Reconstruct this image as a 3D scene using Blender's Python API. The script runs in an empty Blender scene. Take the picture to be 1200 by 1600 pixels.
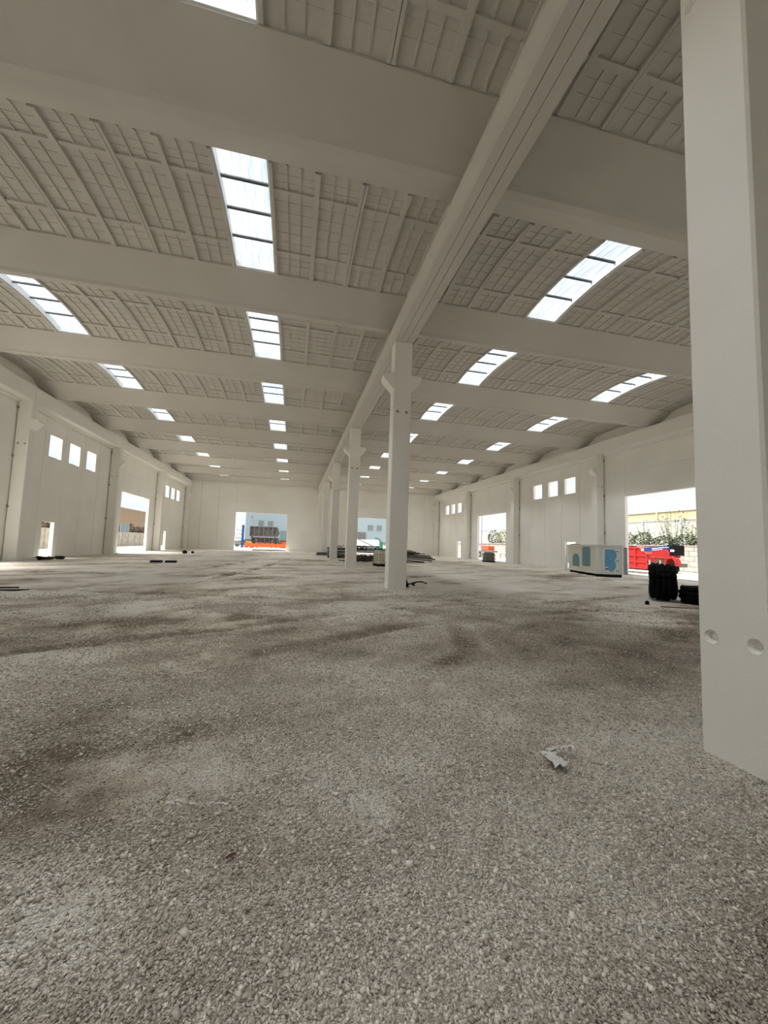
import bpy, math, random
import numpy as np
from mathutils import Matrix, Vector

random.seed(7)
RNG = np.random.default_rng(7)
sc = bpy.context.scene
COL = sc.collection

# ------------------------------------------------------------------ camera
CAM_H = 1.3592
YAW, PITCH, ROLL, FOC = 0.2224, 0.0808, 0.0329, 617.27
_cy, _sy, _cp, _sp = math.cos(YAW), math.sin(YAW), math.cos(PITCH), math.sin(PITCH)
_f = Vector((_sy * _cp, _cy * _cp, _sp))
_r0 = Vector((_cy, -_sy, 0.0))
_u0 = _r0.cross(_f)
_r = math.cos(ROLL) * _r0 + math.sin(ROLL) * _u0
_u = -math.sin(ROLL) * _r0 + math.cos(ROLL) * _u0
cam_data = bpy.data.cameras.new('camera')
cam_data.sensor_width = 36.0
cam_data.lens = FOC / 1600.0 * 36.0
cam_data.clip_start = 0.05
cam_data.clip_end = 600
cam = bpy.data.objects.new('camera', cam_data)
COL.objects.link(cam)
cam.matrix_world = Matrix(((_r.x, _u.x, -_f.x, 0), (_r.y, _u.y, -_f.y, 0), (_r.z, _u.z, -_f.z, CAM_H), (0, 0, 0, 1)))
sc.camera = cam

# ------------------------------------------------------------------ sky, exposure
SKY = 0.62
world = bpy.data.worlds.new('world')
sc.world = world
world.use_nodes = True
wt = world.node_tree
wt.nodes.clear()
w_out = wt.nodes.new('ShaderNodeOutputWorld')
w_bg = wt.nodes.new('ShaderNodeBackground')
w_tc = wt.nodes.new('ShaderNodeTexCoord')
w_map = wt.nodes.new('ShaderNodeMapping')
w_map.inputs['Scale'].default_value = (1.6, 1.6, 6.0)
w_noise = wt.nodes.new('ShaderNodeTexNoise')
w_noise.inputs['Scale'].default_value = 2.2
w_noise.inputs['Detail'].default_value = 6
w_ramp = wt.nodes.new('ShaderNodeValToRGB')
w_ramp.color_ramp.elements[0].position = 0.38
w_ramp.color_ramp.elements[0].color = (0.66, 0.80, 0.93, 1)
w_ramp.color_ramp.elements[1].position = 0.62
w_ramp.color_ramp.elements[1].color = (1.0, 1.0, 1.0, 1)
wt.links.new(w_tc.outputs['Generated'], w_map.inputs['Vector'])
wt.links.new(w_map.outputs['Vector'], w_noise.inputs['Vector'])
wt.links.new(w_noise.outputs['Fac'], w_ramp.inputs['Fac'])
wt.links.new(w_ramp.outputs['Color'], w_bg.inputs['Color'])
w_bg.inputs['Strength'].default_value = SKY
wt.links.new(w_bg.outputs['Background'], w_out.inputs['Surface'])
world.cycles.sampling_method = 'MANUAL'
world.cycles.sample_map_resolution = 256

# hazy sun behind thin cloud: very soft, warm, from the side of the tan building
sun_data = bpy.data.lights.new('hazy_sun', 'SUN')
sun_data.energy = 11.5
sun_data.angle = math.radians(60)
sun_data.color = (1.0, 0.98, 0.945)
sun = bpy.data.objects.new('hazy_sun', sun_data)
COL.objects.link(sun)
sun.rotation_euler = Vector((-0.32, 0.05, 0.95)).to_track_quat('Z', 'Y').to_euler()

sc.view_settings.view_transform = 'Standard'
sc.view_settings.look = 'None'
sc.view_settings.gamma = 1.0
sc.view_settings.use_curve_mapping = False
sc.view_settings.exposure = 1.02
sc.cycles.use_denoising = True
sc.cycles.max_bounces = 12
sc.cycles.diffuse_bounces = 9
sc.cycles.transparent_max_bounces = 8
sc.cycles.caustics_reflective = False
sc.cycles.caustics_refractive = False


# ------------------------------------------------------------------ materials
def node_mat(name):
    m = bpy.data.materials.new(name)
    m.use_nodes = True
    nt = m.node_tree
    b = nt.nodes['Principled BSDF']
    return m, nt, b


def mat(name, col, rough=0.8, var=0.06, scale=6.0, bump=0.0, bscale=60.0, metal=0.0, spec=0.3):
    m, nt, b = node_mat(name)
    tc = nt.nodes.new('ShaderNodeTexCoord')
    n = nt.nodes.new('ShaderNodeTexNoise')
    n.inputs['Scale'].default_value = scale
    n.inputs['Detail'].default_value = 5
    nt.links.new(tc.outputs['Object'], n.inputs['Vector'])
    r = nt.nodes.new('ShaderNodeValToRGB')
    r.color_ramp.elements[0].position = 0.3
    r.color_ramp.elements[1].position = 0.7
    r.color_ramp.elements[0].color = (*[max(0, c * (1 - var)) for c in col], 1)
    r.color_ramp.elements[1].color = (*[min(1, c * (1 + var)) for c in col], 1)
    nt.links.new(n.outputs['Fac'], r.inputs['Fac'])
    nt.links.new(r.outputs['Color'], b.inputs['Base Color'])
    b.inputs['Roughness'].default_value = rough
    b.inputs['Metallic'].default_value = metal
    b.inputs['Specular IOR Level'].default_value = spec
    if bump:
        n2 = nt.nodes.new('ShaderNodeTexNoise')
        n2.inputs['Scale'].default_value = bscale
        n2.inputs['Detail'].default_value = 4
        nt.links.new(tc.outputs['Object'], n2.inputs['Vector'])
        bp = nt.nodes.new('ShaderNodeBump')
        bp.inputs['Strength'].default_value = bump
        bp.inputs['Distance'].default_value = 0.01
        nt.links.new(n2.outputs['Fac'], bp.inputs['Height'])
        nt.links.new(bp.outputs['Normal'], b.inputs['Normal'])
    return m


M = {}
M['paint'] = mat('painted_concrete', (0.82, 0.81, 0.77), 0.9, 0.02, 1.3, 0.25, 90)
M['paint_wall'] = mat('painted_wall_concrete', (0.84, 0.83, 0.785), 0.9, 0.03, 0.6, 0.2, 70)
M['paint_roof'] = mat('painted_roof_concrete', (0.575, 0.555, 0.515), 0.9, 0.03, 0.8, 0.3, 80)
M['dark'] = mat('hole_shadow', (0.03, 0.03, 0.03), 0.9)
M['white'] = mat('white_lacquer', (0.82, 0.83, 0.82), 0.5, 0.02)
M['steel_dark'] = mat('dark_steel', (0.10, 0.105, 0.105), 0.6, 0.2, 3, metal=0.3)
M['black_rubber'] = mat('black_plastic', (0.006, 0.006, 0.007), 0.75, 0.1, spec=0.08)
M['pale_ground'] = mat('pale_yard', (0.38, 0.345, 0.295), 0.95, 0.12, 0.35, 0.4, 25)
M['block'] = mat('weathered_blocks', (0.27, 0.25, 0.22), 0.95, 0.22, 2.2, 0.4, 30)
M['cream'] = mat('cream_render', (0.34, 0.30, 0.19), 0.9, 0.03)
M['fence_white'] = mat('pale_fence', (0.31, 0.305, 0.28), 0.9, 0.04)
M['tan'] = mat('tan_render', (0.25, 0.18, 0.125), 0.9, 0.05, 0.7)
M['blue_white'] = mat('pale_blue_cladding', (0.20, 0.25, 0.275), 0.7, 0.03)
M['blue_grey'] = mat('blue_grey_cladding', (0.10, 0.15, 0.17), 0.7, 0.05)
M['red'] = mat('red_paint', (0.30, 0.012, 0.012), 0.5, 0.12, 2)
M['red_rib'] = mat('red_paint_ribs', (0.36, 0.016, 0.015), 0.5, 0.1, 2)
M['blue'] = mat('blue_paint', (0.012, 0.04, 0.16), 0.4, 0.1)
M['grey_skip'] = mat('grey_skip', (0.04, 0.038, 0.037), 0.8, 0.5, 1.2)
M['rust'] = mat('rust', (0.14, 0.045, 0.03), 0.9, 0.3, 3)
M['orange'] = mat('orange_net', (0.42, 0.07, 0.02), 0.8, 0.2, 5)
M['yellow'] = mat('yellow_paint', (0.38, 0.21, 0.03), 0.6, 0.1)
M['green'] = mat('green_paint', (0.012, 0.11, 0.07), 0.6, 0.1)
M['box_cream'] = mat('cream_panel', (0.62, 0.60, 0.49), 0.5, 0.03)
M['box_white'] = mat('white_panel', (0.66, 0.68, 0.67), 0.4, 0.03)
M['box_teal'] = mat('teal_decal', (0.105, 0.23, 0.28), 0.5, 0.08)
M['box_blue'] = mat('blue_decal', (0.12, 0.32, 0.50), 0.5, 0.08)
M['tank'] = mat('milky_plastic', (0.86, 0.79, 0.62), 0.5, 0.08)
M['tank_grey'] = mat('grey_plastic', (0.16, 0.16, 0.15), 0.6, 0.15)
M['cage'] = mat('galvanised', (0.30, 0.29, 0.27), 0.5, 0.1, metal=0.4)
M['plank'] = mat('dark_timber', (0.03, 0.027, 0.024), 0.95, 0.3, 2, spec=0.05)
M['scrap'] = mat('scrap', (0.06, 0.05, 0.042), 0.9, 0.6, 6)
M['wood'] = mat('strip_wood', (0.14, 0.09, 0.06), 0.8, 0.2)
M['film'] = mat('plastic_film', (0.74, 0.72, 0.70), 0.45, 0.06)
M['powder'] = mat('white_powder', (0.80, 0.78, 0.74), 0.95, 0.1)
M['leaf_brown'] = mat('dead_leaf', (0.10, 0.03, 0.015), 0.8, 0.2)
M['cane'] = mat('cane_leaf', (0.13, 0.145, 0.055), 0.7, 0.35, 3)
M['bush'] = mat('bush_leaf', (0.028, 0.05, 0.013), 0.7, 0.4, 3)
M['dry'] = mat('dry_brush', (0.09, 0.06, 0.045), 0.9, 0.4, 3)
M['bark'] = mat('stems', (0.15, 0.14, 0.06), 0.9, 0.3, 3)
M['glass_dark'] = mat('dark_window', (0.10, 0.125, 0.13), 0.3, 0.15)
M['galv_post'] = mat('pale_post', (0.26, 0.29, 0.31), 0.5, 0.05)


def skylight_mat():
    m, nt, b = node_mat('corrugated_sheet')
    nt.nodes.remove(b)
    out = nt.nodes['Material Output']
    tc = nt.nodes.new('ShaderNodeTexCoord')
    mp = nt.nodes.new('ShaderNodeMapping')
    mp.inputs['Scale'].default_value = (14, 0.5, 1)
    n = nt.nodes.new('ShaderNodeTexNoise')
    n.inputs['Scale'].default_value = 1.6
    n.inputs['Detail'].default_value = 3
    nt.links.new(tc.outputs['Object'], mp.inputs['Vector'])
    nt.links.new(mp.outputs['Vector'], n.inputs['Vector'])
    r = nt.nodes.new('ShaderNodeValToRGB')
    r.color_ramp.elements[0].position = 0.36
    r.color_ramp.elements[0].color = (0.46, 0.51, 0.56, 1)
    r.color_ramp.elements[1].position = 0.60
    r.color_ramp.elements[1].color = (0.86, 0.88, 0.90, 1)
    nt.links.new(n.outputs['Fac'], r.inputs['Fac'])
    tr = nt.nodes.new('ShaderNodeBsdfTransparent')
    tl = nt.nodes.new('ShaderNodeBsdfTranslucent')
    mx = nt.nodes.new('ShaderNodeMixShader')
    mx.inputs['Fac'].default_value = 0.10
    nt.links.new(r.outputs['Color'], tr.inputs['Color'])
    nt.links.new(r.outputs['Color'], tl.inputs['Color'])
    nt.links.new(tr.outputs['BSDF'], mx.inputs[1])
    nt.links.new(tl.outputs['BSDF'], mx.inputs[2])
    nt.links.new(mx.outputs['Shader'], out.inputs['Surface'])
    return m


M['sheet'] = skylight_mat()


def floor_mat(name, attr_scale=1.0):
    m, nt, b = node_mat(name)
    tc = nt.nodes.new('ShaderNodeTexCoord')
    at = nt.nodes.new('ShaderNodeAttribute')
    at.attribute_name = 'dirt_and_gap_shade'
    n1 = nt.nodes.new('ShaderNodeTexNoise')      # patches of silt
    n1.inputs['Scale'].default_value = 0.9
    n1.inputs['Detail'].default_value = 8
    n1.inputs['Roughness'].default_value = 0.62
    nt.links.new(tc.outputs['Object'], n1.inputs['Vector'])
    n2 = nt.nodes.new('ShaderNodeTexVoronoi')    # single chips of stone
    n2.inputs['Scale'].default_value = 120
    nt.links.new(tc.outputs['Object'], n2.inputs['Vector'])
    n3 = nt.nodes.new('ShaderNodeTexNoise')
    n3.inputs['Scale'].default_value = 28
    n3.inputs['Detail'].default_value = 6
    nt.links.new(tc.outputs['Object'], n3.inputs['Vector'])
    add = nt.nodes.new('ShaderNodeMath')
    add.operation = 'MULTIPLY_ADD'
    add.inputs[1].default_value = 1.0
    nt.links.new(n1.outputs['Fac'], add.inputs[0])
    nt.links.new(at.outputs['Fac'], add.inputs[2])
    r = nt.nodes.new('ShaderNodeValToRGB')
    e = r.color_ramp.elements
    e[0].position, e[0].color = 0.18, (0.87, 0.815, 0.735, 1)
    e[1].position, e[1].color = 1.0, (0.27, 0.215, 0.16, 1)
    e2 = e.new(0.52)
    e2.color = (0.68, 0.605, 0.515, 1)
    n4 = nt.nodes.new('ShaderNodeTexNoise')
    n4.inputs['Scale'].default_value = 7.0
    n4.inputs['Detail'].default_value = 10
    n4.inputs['Roughness'].default_value = 0.75
    nt.links.new(tc.outputs['Object'], n4.inputs['Vector'])
    add4 = nt.nodes.new('ShaderNodeMath')
    add4.operation = 'MULTIPLY_ADD'
    add4.inputs[1].default_value = 0.9
    nt.links.new(n4.outputs['Fac'], add4.inputs[0])
    sub4 = nt.nodes.new('ShaderNodeMath')
    sub4.operation = 'SUBTRACT'
    sub4.inputs[1].default_value = 0.45
    nt.links.new(add.outputs[0], add4.inputs[2])
    nt.links.new(add4.outputs[0], sub4.inputs[0])
    nt.links.new(sub4.outputs[0], r.inputs['Fac'])
    chip = nt.nodes.new('ShaderNodeValToRGB')
    chip.color_ramp.elements[0].color = (0.42, 0.41, 0.39, 1)
    chip.color_ramp.elements[1].color = (1.4, 1.4, 1.39, 1)
    nt.links.new(n2.outputs['Color'], chip.inputs['Fac'])
    mul = nt.nodes.new('ShaderNodeMix')
    mul.data_type = 'RGBA'
    mul.blend_type = 'MULTIPLY'
    mul.inputs['Factor'].default_value = 0.6
    nt.links.new(r.outputs['Color'], mul.inputs['A'])
    nt.links.new(chip.outputs['Color'], mul.inputs['B'])
    nt.links.new(mul.outputs['Result'], b.inputs['Base Color'])
    b.inputs['Roughness'].default_value = 0.95
    b.inputs['Specular IOR Level'].default_value = 0.1
    bp = nt.nodes.new('ShaderNodeBump')
    bp.inputs['Strength'].default_value = 0.9
    bp.inputs['Distance'].default_value = 0.014
    nt.links.new(n2.outputs['Distance'], bp.inputs['Height'])
    bp2 = nt.nodes.new('ShaderNodeBump')
    bp2.inputs['Strength'].default_value = 0.8
    bp2.inputs['Distance'].default_value = 0.05
    nt.links.new(n3.outputs['Fac'], bp2.inputs['Height'])
    nt.links.new(bp.outputs['Normal'], bp2.inputs['Normal'])
    nt.links.new(bp2.outputs['Normal'], b.inputs['Normal'])
    return m


M['floor'] = floor_mat('gravel_and_silt')


def stone_mat():
    m, nt, b = node_mat('limestone_chips')
    at = nt.nodes.new('ShaderNodeAttribute')
    at.attribute_name = 'tone'
    r = nt.nodes.new('ShaderNodeValToRGB')
    e = r.color_ramp.elements
    e[0].position, e[0].color = 0.0, (0.30, 0.262, 0.212, 1)
    e[1].position, e[1].color = 1.0, (0.82, 0.775, 0.70, 1)
    e2 = e.new(0.5)
    e2.color = (0.49, 0.442, 0.378, 1)
    nt.links.new(at.outputs['Fac'], r.inputs['Fac'])
    nt.links.new(r.outputs['Color'], b.inputs['Base Color'])
    b.inputs['Roughness'].default_value = 0.9
    b.inputs['Specular IOR Level'].default_value = 0.15
    return m


M['stone'] = stone_mat()
M['stone_single'] = mat('limestone', (0.56, 0.52, 0.455), 0.9, 0.25, 18, 0.4, 120)


# ------------------------------------------------------------------ mesh helpers
class MB:
    def __init__(self):
        self.v, self.f = [], []

    def add(self, vs, fs):
        n = len(self.v)
        self.v += [tuple(p) for p in vs]
        self.f += [tuple(i + n for i in q) for q in fs]
        return self

    def box(self, x0, x1, y0, y1, z0, z1, c=0.0):
        if c <= 0:
            vs = [(x, y, z) for x in (x0, x1) for y in (y0, y1) for z in (z0, z1)]
            return self.add(vs, [(0, 1, 3, 2), (4, 6, 7, 5), (0, 4, 5, 1), (2, 3, 7, 6), (0, 2, 6, 4), (1, 5, 7, 3)])
        # box with chamfered vertical edges and top
        ring = [(x0 + c, y0), (x1 - c, y0), (x1, y0 + c), (x1, y1 - c), (x1 - c, y1), (x0 + c, y1), (x0, y1 - c), (x0, y0 + c)]
        return self.prism_z(ring, z0, z1)

    def prism_z(self, ring, z0, z1):
        n = len(ring)
        vs = [(x, y, z0) for x, y in ring] + [(x, y, z1) for x, y in ring]
        fs = [tuple(range(n - 1, -1, -1)), tuple(range(n, 2 * n))]
        fs += [(i, (i + 1) % n, (i + 1) % n + n, i + n) for i in range(n)]
        return self.add(vs, fs)

    def prism_y(self, poly, y0, y1):      # poly in (x, z)
        n = len(poly)
        vs = [(x, y0, z) for x, z in poly] + [(x, y1, z) for x, z in poly]
        fs = [tuple(range(n)), tuple(range(2 * n - 1, n - 1, -1))]
        fs += [(i, i + n, (i + 1) % n + n, (i + 1) % n) for i in range(n)]
        return self.add(vs, fs)

    def prism_x(self, poly, x0, x1):      # poly in (y, z)
        n = len(poly)
        vs = [(x0, y, z) for y, z in poly] + [(x1, y, z) for y, z in poly]
        fs = [tuple(range(n - 1, -1, -1)), tuple(range(n, 2 * n))]
        fs += [(i, (i + 1) % n, (i + 1) % n + n, i + n) for i in range(n)]
        return self.add(vs, fs)

    def tube(self, pts, r, seg=8, closed=False, caps=True):
        pts = [Vector(p) for p in pts]
        n = len(pts)
        rs = r if isinstance(r, (list, tuple)) else [r] * n
        base = len(self.v)
        ref = Vector((0, 0, 1))
        for i, p in enumerate(pts):
            a = pts[(i - 1) % n] if (i or closed) else p
            b = pts[(i + 1) % n] if (i < n - 1 or closed) else p
            t = (b - a)
            t = t.normalized() if t.length > 1e-9 else Vector((0, 1, 0))
            q = ref if abs(t.dot(ref)) < 0.95 else Vector((1, 0, 0))
            s = t.cross(q).normalized()
            w = s.cross(t)
            for k in range(seg):
                g = 2 * math.pi * k / seg
                self.v.append(tuple(p + rs[i] * (math.cos(g) * s + math.sin(g) * w)))
        m = n if closed else n - 1
        for i in range(m):
            j = (i + 1) % n
            for k in range(seg):
                l = (k + 1) % seg
                self.f.append((base + i * seg + k, base + i * seg + l, base + j * seg + l, base + j * seg + k))
        if caps and not closed:
            self.f.append(tuple(base + k for k in range(seg - 1, -1, -1)))
            self.f.append(tuple(base + (n - 1) * seg + k for k in range(seg)))
        return self

    def disc_x(self, x, y, z, r, d, seg=20):   # short cylinder along x
        return self.tube([(x, y, z), (x + d, y, z)], r, seg)

    def mesh(self, name):
        me = bpy.data.meshes.new(name)
        me.from_pydata(self.v, [], self.f)
        me.update()
        return me

    def build(self, name, material, parent=None, smooth=False, loc=None):
        me = self.mesh(name)
        import bmesh
        bm = bmesh.new()
        bm.from_mesh(me)
        bmesh.ops.recalc_face_normals(bm, faces=bm.faces)
        bm.to_mesh(me)
        bm.free()
        if smooth:
            me.polygons.foreach_set('use_smooth', [True] * len(me.polygons))
        return link(name, me, material, parent, loc)


def link(name, me, material=None, parent=None, loc=None):
    if material is not None and not me.materials:
        me.materials.append(M[material] if isinstance(material, str) else material)
    o = bpy.data.objects.new(name, me)
    COL.objects.link(o)
    if parent is not None:
        o.parent = parent
    if loc is not None:
        o.location = loc
    return o


def tag(o, label, cat, group=None, kind=None):
    o['label'] = label
    o['category'] = cat
    if group:
        o['group'] = group
    if kind:
        o['kind'] = kind
    return o


def thing(name, label, cat, loc=(0, 0, 0), rotz=0.0, group=None, kind=None):
    o = bpy.data.objects.new(name, None)
    o.empty_display_size = 0.2
    COL.objects.link(o)
    o.location = loc
    o.rotation_euler = (0, 0, rotz)
    return tag(o, label, cat, group, kind)


def copy_tree(root, loc=None, label=None, rotz=None, parent=None):
    c = root.copy()
    COL.objects.link(c)
    if parent is not None:
        c.parent = parent
    if loc is not None:
        c.location = loc
    if rotz is not None:
        c.rotation_euler = (0, 0, rotz)
    if label:
        c['label'] = label
    for ch in list(root.children):
        copy_tree(ch, parent=c)
    return c


def cut(obj, cutters):
    """boolean difference baked into the mesh; the cutters are removed again"""
    for k in cutters:
        md = obj.modifiers.new('cut', 'BOOLEAN')
        md.operation = 'DIFFERENCE'
        md.solver = 'EXACT'
        md.object = k
    dg = bpy.context.evaluated_depsgraph_get()
    me = bpy.data.meshes.new_from_object(obj.evaluated_get(dg))
    obj.modifiers.clear()
    obj.data = me
    for k in cutters:
        bpy.data.objects.remove(k)


def slab(u0, u1, v0, v1, holes, t0, t1, plane):
    """wall slab between thicknesses t0..t1 with rectangular holes; plane 'x' -> (t,u,v), 'y' -> (u,t,v)"""
    us = sorted({u0, u1, *[min(max(h[0], u0), u1) for h in holes], *[min(max(h[1], u0), u1) for h in holes]})
    vs = sorted({v0, v1, *[min(max(h[2], v0), v1) for h in holes], *[min(max(h[3], v0), v1) for h in holes]})
    nu, nv = len(us) - 1, len(vs) - 1
    solid = np.ones((nu, nv), bool)
    for i in range(nu):
        for j in range(nv):
            cu, cv = (us[i] + us[i + 1]) / 2, (vs[j] + vs[j + 1]) / 2
            if any(h[0] < cu < h[1] and h[2] < cv < h[3] for h in holes):
                solid[i, j] = False
    P = (lambda t, u, v: (t, u, v)) if plane == 'x' else (lambda t, u, v: (u, t, v))
    mb = MB()
    idx = {}

    def vid(a, i, j):
        k = (a, i, j)
        if k not in idx:
            idx[k] = len(mb.v)
            mb.v.append(P((t0, t1)[a], us[i], vs[j]))
        return idx[k]
    for i in range(nu):
        for j in range(nv):
            if not solid[i, j]:
                continue
            for a in (0, 1):
                mb.f.append((vid(a, i, j), vid(a, i + 1, j), vid(a, i + 1, j + 1), vid(a, i, j + 1)))
            for (di, dj, e) in ((-1, 0, ((i, j), (i, j + 1))), (1, 0, ((i + 1, j), (i + 1, j + 1))), (0, -1, ((i, j), (i + 1, j))), (0, 1, ((i, j + 1), (i + 1, j + 1)))):
                a_, b_ = i + di, j + dj
                if not (0 <= a_ < nu and 0 <= b_ < nv) or not solid[a_, b_]:
                    (p, q) = e
                    mb.f.append((vid(0, *p), vid(0, *q), vid(1, *q), vid(1, *p)))
    return mb


ORD = ['first', 'second', 'third', 'fourth', 'fifth', 'sixth', 'seventh', 'eighth', 'ninth', 'tenth', 'eleventh', 'twelfth']

# ------------------------------------------------------------------ dimensions of the hall
XC, CW, CD = 2.874, 0.589, 0.456          # central columns: inner face, width, depth
XL, XLC = -13.156, -12.561                # left wall face, left column face
XR, XRC = 19.753, 19.118                  # right wall face, right column face
YE, YF = 52.49, -8.70                     # end wall, front wall
COLY = [-8.13 + 10.0 * i for i in range(7)]    # near faces of the column rows
ZG = 7.874                                # girder soffit
ZB = 8.46                                 # roof beam soffit
ZT = 9.09                                 # wing edge, springing of the roof panels
RISE = 0.13
ROOF = 9.33
BEAM_STEP, BEAM0 = 5.68, 6.73
BEAMS = [BEAM0 + BEAM_STEP * i for i in range(-2, 9)]
HG = BEAM_STEP / 2 - 1.075                 # half of the gap between wings
OPZ = 4.755


def arch(y):
    s = max(-1.0, min(1.0, y / HG))
    return ZT + RISE * (1 - s * s)


# ------------------------------------------------------------------ floor
def vnoise(x, y, seed):
    xi, yi = np.floor(x).astype(np.int64), np.floor(y).astype(np.int64)
    fx, fy = x - xi, y - yi
    fx, fy = fx * fx * (3 - 2 * fx), fy * fy * (3 - 2 * fy)

    def h(a, b):
        n = (a * 374761393 + b * 668265263 + seed * 1442695041) & 0x7fffffff
        n = ((n ^ (n >> 13)) * 1274126177) & 0x7fffffff
        return ((n ^ (n >> 16)) & 0xffff) / 65535.0
    return (h(xi, yi) * (1 - fx) + h(xi + 1, yi) * fx) * (1 - fy) + (h(xi, yi + 1) * (1 - fx) + h(xi + 1, yi + 1) * fx) * fy


def fbm(x, y, seed, o=4):
    s, a, t = 0, 1.0, 0
    for k in range(o):
        s = s + a * vnoise(x * 2 ** k, y * 2 ** k, seed + k)
        t += a
        a *= 0.5
    return s / t - 0.5


# tyre tracks: polylines of wheel centres on the floor (x, y), half width, depth
def arc_pts(ctrl, n=60):
    c = np.array(ctrl, float)
    t = np.linspace(0, len(c) - 1, n)
    i = np.clip(t.astype(int), 0, len(c) - 2)
    f = (t - i)[:, None]
    f = f * f * (3 - 2 * f)
    p = c[i] * (1 - f) + c[i + 1] * f
    for _ in range(6):
        p[1:-1] = 0.25 * p[:-2] + 0.5 * p[1:-1] + 0.25 * p[2:]
    return p


TRACKS = [
    (arc_pts([(-6, 2.2), (-1.5, 4.4), (2.0, 6.6), (7.5, 8.2), (14, 8.6)]), 0.20, 0.020),
    (arc_pts([(-6, 3.9), (-1.9, 6.0), (1.6, 8.2), (7.0, 9.9), (14, 10.4)]), 0.20, 0.020),
    (arc_pts([(-5.2, 4.2), (-4.4, 7.0), (-3.4, 11), (-1.5, 20), (0.0, 34)]), 0.24, 0.030),
    (arc_pts([(-7.0, 5.0), (-6.3, 8.0), (-5.3, 12), (-3.4, 21), (-1.9, 35)]), 0.24, 0.030),
    (arc_pts([(4.2, 8.8), (8, 7.7), (12, 7.3), (17, 8.6)]), 0.18, 0.022),
    (arc_pts([(3.9, 7.4), (8, 6.2), (12, 5.8), (17, 7.0)]), 0.18, 0.022),
    (arc_pts([(-12, 13), (-5, 11.0), (1.0, 9.6), (6.5, 9.2), (15, 12)]), 0.22, 0.02),
    (arc_pts([(-1.2, 3.0), (0.8, 3.6), (2.3, 4.8), (3.0, 7), (2.1, 9)]), 0.2, 0.012),
    (arc_pts([(-12, 17), (-4, 15.5), (3, 15.5), (10, 18), (18, 18)]), 0.22, 0.02),
]
SPOTS = [(1.65, 3.2, .35, .14), (1.9, 3.1, .2, .1), (-0.85, 2.35, .30, .12), (-1.6, 2.75, .3, .1), (-2.6, 5.6, .5, .14), (-2.2, 6.0, .4, .12),
         (-3.0, 9.3, .7, .12), (-4.5, 11.2, .9, .1), (2.9, 3.2, .3, .08), (0.6, 2.0, .25, .06), (-1.6, 7.2, .35, .1), (3.4, 6.0, .5, .08),
         (0.35, 1.45, .12, .1), (0.95, 1.7, .14, .1), (1.45, 2.0, .16, .06), (-6.5, 10.0, .9, .12), (-0.3, 3.3, .35, .08)]


def height_and_dirt(X, Y, tread=True):
    h = 0.05 * fbm(X * .35, Y * .35, 3, 3) + 0.045 * fbm(X * 1.1, Y * 1.1, 11, 3) + 0.02 * fbm(X * 4.5, Y * 4.5, 23, 3) + 0.010 * fbm(X * 16, Y * 16, 31, 2)
    # streaky silt: stretched along the direction the machines worked
    u, v = X * 0.88 + Y * 0.47, -X * 0.47 + Y * 0.88
    d = 1.45 * fbm(u * .35, v * 1.1, 41, 6) + 0.55 * fbm(X * .22, Y * .22, 57, 3) + 0.7 * fbm(X * 2.2, Y * 2.2, 61, 4)
    for pts, hw, dep in TRACKS:
        best = np.full(X.shape, 9.0)
        arcl = np.zeros(X.shape)
        side = np.zeros(X.shape)
        L = 0.0
        m = (X > pts[:, 0].min() - 1) & (X < pts[:, 0].max() + 1) & (Y > pts[:, 1].min() - 1) & (Y < pts[:, 1].max() + 1)
        xs, ys = X[m], Y[m]
        b, al, sd = best[m], arcl[m], side[m]
        for i in range(len(pts) - 1):
            p, q = pts[i], pts[i + 1]
            e = q - p
            ln = float(np.hypot(*e))
            e = e / ln
            t = np.clip((xs - p[0]) * e[0] + (ys - p[1]) * e[1], 0, ln)
            dx, dy = xs - p[0] - t * e[0], ys - p[1] - t * e[1]
            dd = np.hypot(dx, dy)
            s_ = dx * (-e[1]) + dy * e[0]
            k = dd < b
            b[k], al[k], sd[k] = dd[k], (L + t)[k], s_[k]
            L += ln
        fade = np.clip(fbm(xs * .8, ys * .8, 77, 2) * 2.2 + .65, 0, 1)
        g = np.exp(-(b / hw) ** 4)
        rim = np.exp(-((b - hw * 1.35) / (hw * .35)) ** 2)
        tr = np.sin((al + np.abs(sd) * .8) * 2 * math.pi / .17) * g
        d[m] += .08 * np.exp(-(b / .75) ** 2) * (.6 + .8 * fbm(xs * 1.5, ys * 1.5, 83, 3))
        h[m] += fade * (-1.3 * dep * g + dep * .9 * rim + 0.016 * tr)
        d[m] += fade * (0.32 * g - 0.16 * rim + 0.12 * tr)
    for x, y, r, a in SPOTS:
        q = np.hypot(X - x, (Y - y) * 1.3) / r * (1 + .9 * fbm(X * 3, Y * 3, 91, 3))
        g = np.exp(-q * q)
        d += a * g * 1.25
        h += 0.022 * g * (fbm(X * 6, Y * 6, 95, 2) + .2)
    # pale gravel next to columns and walls
    for yc in COLY[1:]:
        d -= 0.25 * np.exp(-(((X - XC - .3) / 1.0) ** 2 + ((Y - yc) / 1.0) ** 2))
    d -= 0.3 * np.exp(-((X - XL) / 1.6) ** 2) + 0.15 * np.exp(-((X - XR) / 1.2) ** 2)
    return h, d


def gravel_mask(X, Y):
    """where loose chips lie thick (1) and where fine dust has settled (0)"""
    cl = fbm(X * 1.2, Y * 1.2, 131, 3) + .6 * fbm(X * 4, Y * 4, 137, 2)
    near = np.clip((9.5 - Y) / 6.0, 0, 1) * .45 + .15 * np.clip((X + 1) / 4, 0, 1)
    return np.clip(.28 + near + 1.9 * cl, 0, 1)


def axis(parts):
    a = [np.arange(p, q, s) for p, q, s in parts]
    return np.concatenate(a + [np.array([parts[-1][1]])])


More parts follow.
